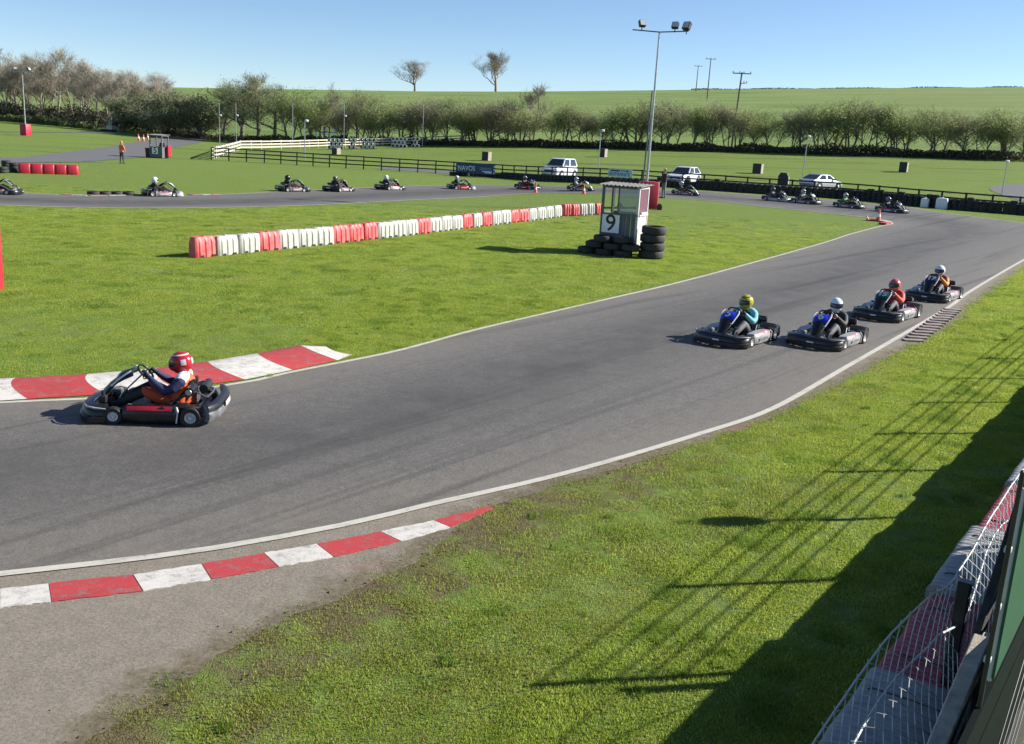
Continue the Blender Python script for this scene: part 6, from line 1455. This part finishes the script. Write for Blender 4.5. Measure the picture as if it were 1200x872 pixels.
for i, (a, b) in enumerate(zip(bounds, bounds[1:])):
    red = i in (2, 4) or (i > 5 and i % 2 == 0); h = (.985 if red else 1.01) + rd.uniform(-.012, .012); off = rd.uniform(-.012, .012) + (.02 if red else 0)
    r = tag(empty('tyre_barrier', fp((a + b) / 2, -.96, 0)), '%s painted belt covered tyre barrier section %s' % ('red' if red else 'grey', ['at the near end of the chain link', 'under the sagging chain link', 'under the sagging chain link', 'beside the loose chain link top', 'at the far end of the chain link', 'past the end of the chain link'][i] if i < 6 else 'further along the verge'), 'barrier', 'belt covered barrier sections along the verge'); O = r.location
    rings = []; N_ = 10
    for j in range(N_ + 1):
        t = a + .012 + (b - a - .024) * j / N_; wob = .02 * noise.noise(Vector((t * 3, i, 0))); hh = h + .02 * noise.noise(Vector((t * 2.3, i * 3, 1)))
        sec = [(-1.27, 0), (-1.28, hh * .5), (-1.278, hh - .04), (-1.262, hh - .012), (-1.22, hh), (-.95, hh + .004), (-.72, hh), (-.68, hh - .03), (-.67, hh * .5), (-.67, 0)]
        rings.append([fp(t, p + off + wob, z) - O for p, z in sec])
    MB().loft(rings).build('belt_cover', BELT_R if red else BELT_G, r, smooth=50)
    for t in (a + .3, b - .3):
        mb = MB(); pth = [fp(t, p + off - (.006 if p < -1.2 else (-.006 if p > -.72 else 0)), z) - O for p, z in ((-1.285, .04), (-1.29, h * .5), (-1.28, h - .06), (-1.19, h + .012), (-.95, h + .022), (-.74, h + .012), (-.675, h - .05))]
        mb.tube(pth, .006, 5); mb.build('strap', MAT['dark_steel'], r)
# chain link hung from dark posts, its loose top sagging over the barrier
TOP = [(9.6, -.87, 1.80), (8.6, -.88, 1.80), (7.74, -.9, 1.79), (7.1, -.9, 1.75), (6.45, -.905, 1.66), (6.03, -.91, 1.62), (5.6, -.94, 1.70), (5.05, -1.03, 1.62), (4.7, -1.08, 1.50), (4.34, -1.11, 1.39), (3.4, -1.12, 1.34), (2.6, -1.10, 1.36)]
def top_at(t):
    T_ = sorted((x[0], x[1:]) for x in TOP); return lerp_tab([(a, b[0]) for a, b in T_], t), lerp_tab([(a, b[1]) for a, b in T_], t)
r = tag(empty('chain_link_fence', fp(6.03, -.86, 0)), 'sagging galvanised chain link fence on dark posts above the red and grey barrier', 'fence'); O = r.location.copy()
def sheet_pt(t, v):   # v 0 bottom .. 1 top
    p1, z1 = top_at(t); p0, z0 = -.70, .98; bow = .07 * math.sin(math.pi * v) * (1 if t < 6 else -.3) + .018 * noise.noise(Vector((t * 2.2, v * 2.5, 3)))
    return fp(t, p0 + (p1 - p0) * v + bow * -.6, z0 + (z1 - z0) * v) - O
mb = MB(); cell = .060; NV = 14; t = 2.6; k = 0
while t < 9.5:
    pts = []
    for v in range(NV + 1):
        pts.append(sheet_pt(t + (cell / 2 if (v + k) % 2 else -cell / 2) * .98, v / NV))
    mb.tube(pts, .0034, 3, cap=False)
    e = pts[-1]; mb.tube([e, e + Vector((rd.uniform(-.01, .01), rd.uniform(-.01, .01), .025))], .0034, 3, cap=False)
    t += cell; k += 1
tag(mb.build('mesh', MAT['wire'], r, fix=False), kind='stuff')
mb = MB(); mb.tube([sheet_pt(x, 1.0) + Vector((0, 0, .004)) for x in [2.6 + .1 * i for i in range(69)]], .0055, 5); mb.build('top_wire', MAT['wire'], r)
mb = MB(); mb.tube([sheet_pt(6.0 - 2.2 * i / 10, .62 - .02 * math.sin(i)) + FN * -.02 for i in range(11)], .007, 5); mb.build('tension_wire', MAT['wire'], r)
mb = MB(); mb.tube([sheet_pt(6.1 + 2.6 * i / 10, .55 + .25 * math.sin(i * .4)) + FN * -.02 for i in range(11)], .006, 5); mb.build('tension_wire', MAT['wire'], r)
for t, h in ((6.03, 1.66), (8.45, 1.80), (3.55, 1.5)):
    mb = MB(); mb.box(fp(t, -.845, h / 2 + .2) - O, (.075, .075, h - .4), Matrix.Rotation(-FA, 3, 'Z'), bev=.006); mb.build('post', MAT['pole_dark'] if t > 9 else MAT['lamp'], r)
mb = MB(); mb.tube([sheet_pt(6.03, 1.0), fp(6.03, -.86, 1.60) - O, fp(6.0, -.80, 1.57) - O], .008, 5); mb.build('tie', MAT['wire'], r)
mb = MB(); cc = fp(6.75, -.93, 1.45) - O; mb.tube([cc + (FD * math.cos(a) * .07 + Vector((0, 0, 1)) * math.sin(a) * .16) for a in [i * .45 for i in range(14)]], .005, 5, closed=True); mb.build('wire_loop', MAT['wire'], r)
# timber frame with slanting brace
r = tag(empty('timber_stile', fp(5.6, -.6, 0)), 'timber post with pale sunlit rail behind the chain link', 'stile'); O = r.location.copy()
mb = MB(); mb.box(fp(5.62, -.60, .75) - O, (.10, .13, 1.5), Matrix.Rotation(-FA, 3, 'Z'), bev=.008); mb.build('post', MAT['timber'], r)
mb = MB(); beam(mb, fp(5.62, -.655, 1.50) - O, fp(3.4, -.66, .98) - O, .09, .10, bev=.008); mb.build('rail', MAT['timber_pale'], r)
mb = MB(); beam(mb, fp(5.35, -.70, 1.13) - O, fp(6.9, -.69, 2.30) - O, .045, .13, bev=.006); mb.build('brace', MAT['timber'], r)
mb = MB(); mb.box(fp(5.62, -.60, 1.515) - O, (.13, .16, .03), Matrix.Rotation(-FA, 3, 'Z'), bev=.006); mb.build('cap', MAT['timber_pale'], r)
# green panel on its post
r = tag(empty('green_panel', fp(5.0, -.5, 0)), 'dark green metal panel with pale edge behind the timber post', 'panel'); O = r.location.copy()
mb = MB(); mb.box(fp(5.7, -.48, 2.2) - O, (.012, 1.9, .92), Matrix.Rotation(-FA, 3, 'Z')); mb.build('sheet', MAT['green_sheet'], r)
for z in (1.95, 2.2, 2.42, 2.6): mb = MB(); mb.tube([fp(4.76, -.49, z) - O, fp(6.6, -.49, z) - O], .007, 5); mb.build('rib', MAT['green_dark'], r)
mb = MB(); mb.tube([fp(4.76, -.495, 1.72) - O, fp(4.76, -.495, 2.68) - O], .011, 6); mb.build('edge_tube', MAT['wire'], r)
mb = MB(); mb.tube([fp(4.76, -.495, 1.73) - O, fp(6.6, -.495, 1.73) - O], .009, 6); mb.build('edge_tube', MAT['wire'], r)
for z in (1.85, 2.12, 2.4):
    mb = MB(); mb.box(fp(4.70, -.51, z) - O, (.03, .05, .035), Matrix.Rotation(-FA, 3, 'Z'), bev=.008); mb.build('clip', MAT['wire'], r)
mb = MB(); mb.box(fp(4.62, -.50, 2.1) - O, (.02, .025, 1.4), Matrix.Rotation(-FA, 3, 'Z'), bev=.006); mb.build('post', MAT['lamp'], r)
# slanting balustrade below the panel
r = tag(empty('balustrade', fp(5, -.42, 0)), 'dark green slanting wire balustrade under the green panel', 'balustrade'); O = r.location.copy()
for kk in range(7): mb = MB(); mb.box(fp(6.2, -.50 + .004 * (kk % 2), .12 + .235 * kk) - O, (.03, 5.2, .225), Matrix.Rotation(-FA, 3, 'Z')); mb.build('board', MAT['green_dark'] if kk > 2 else MAT['timber'], r)  # boards added to darken this gap, their near-black standing for shade
for k in range(5):
    d = k * .26; mb = MB(); mb.tube([fp(6.9, -.46, 1.86 - d) - O, fp(4.4, -.46, .50 - d) - O], .003, 5); mb.build('wire', MAT['pole_dark'], r)
# spectator rail beyond the picture: its shadow falls across the verge
r = tag(empty('wire_fence', fp(9.15, -.4, 0)), 'tall five wire spectator fence whose shadow lines cross the verge', 'fence'); O = r.location.copy()
ts = [9.15, 11.4, 13.6, 15.9, 18.25, 20.8, 23.3, 25.8, 28.3, 30.8, 33.3, 35.8, 38.3]
for t in ts: mb = MB(); mb.box(fp(t, -.4, 1.32) - O, (.05, .05, 2.64), Matrix.Rotation(-FA, 3, 'Z')); mb.build('post', MAT['timber'], r)
for z in (1.93, 2.09, 2.24, 2.40, 2.59):
    mb = MB(); mb.tube([fp(ts[0], -.44, z) - O, fp(ts[-1], -.44, z) - O], .010, 6); mb.build('rail', MAT['galv'], r)
mb = MB(); rg = [[Vector((x_ * k_, y_ * k_, z_)) for x_, y_ in rrect(.30, .26, .08)] for z_, k_ in ((0, .8), (.05, 1), (.27, 1), (.33, .7))]; mb.loft(rg)  # box of unknown kind, shaped to match a shadow blob on the verge
tag(obj('junction_box', mb.mesh('junction_box', MAT['grey_plastic'], smooth=40), loc=fp(13.6, -.42, 2.62)), 'grey rounded box on top of a spectator fence post', 'box')
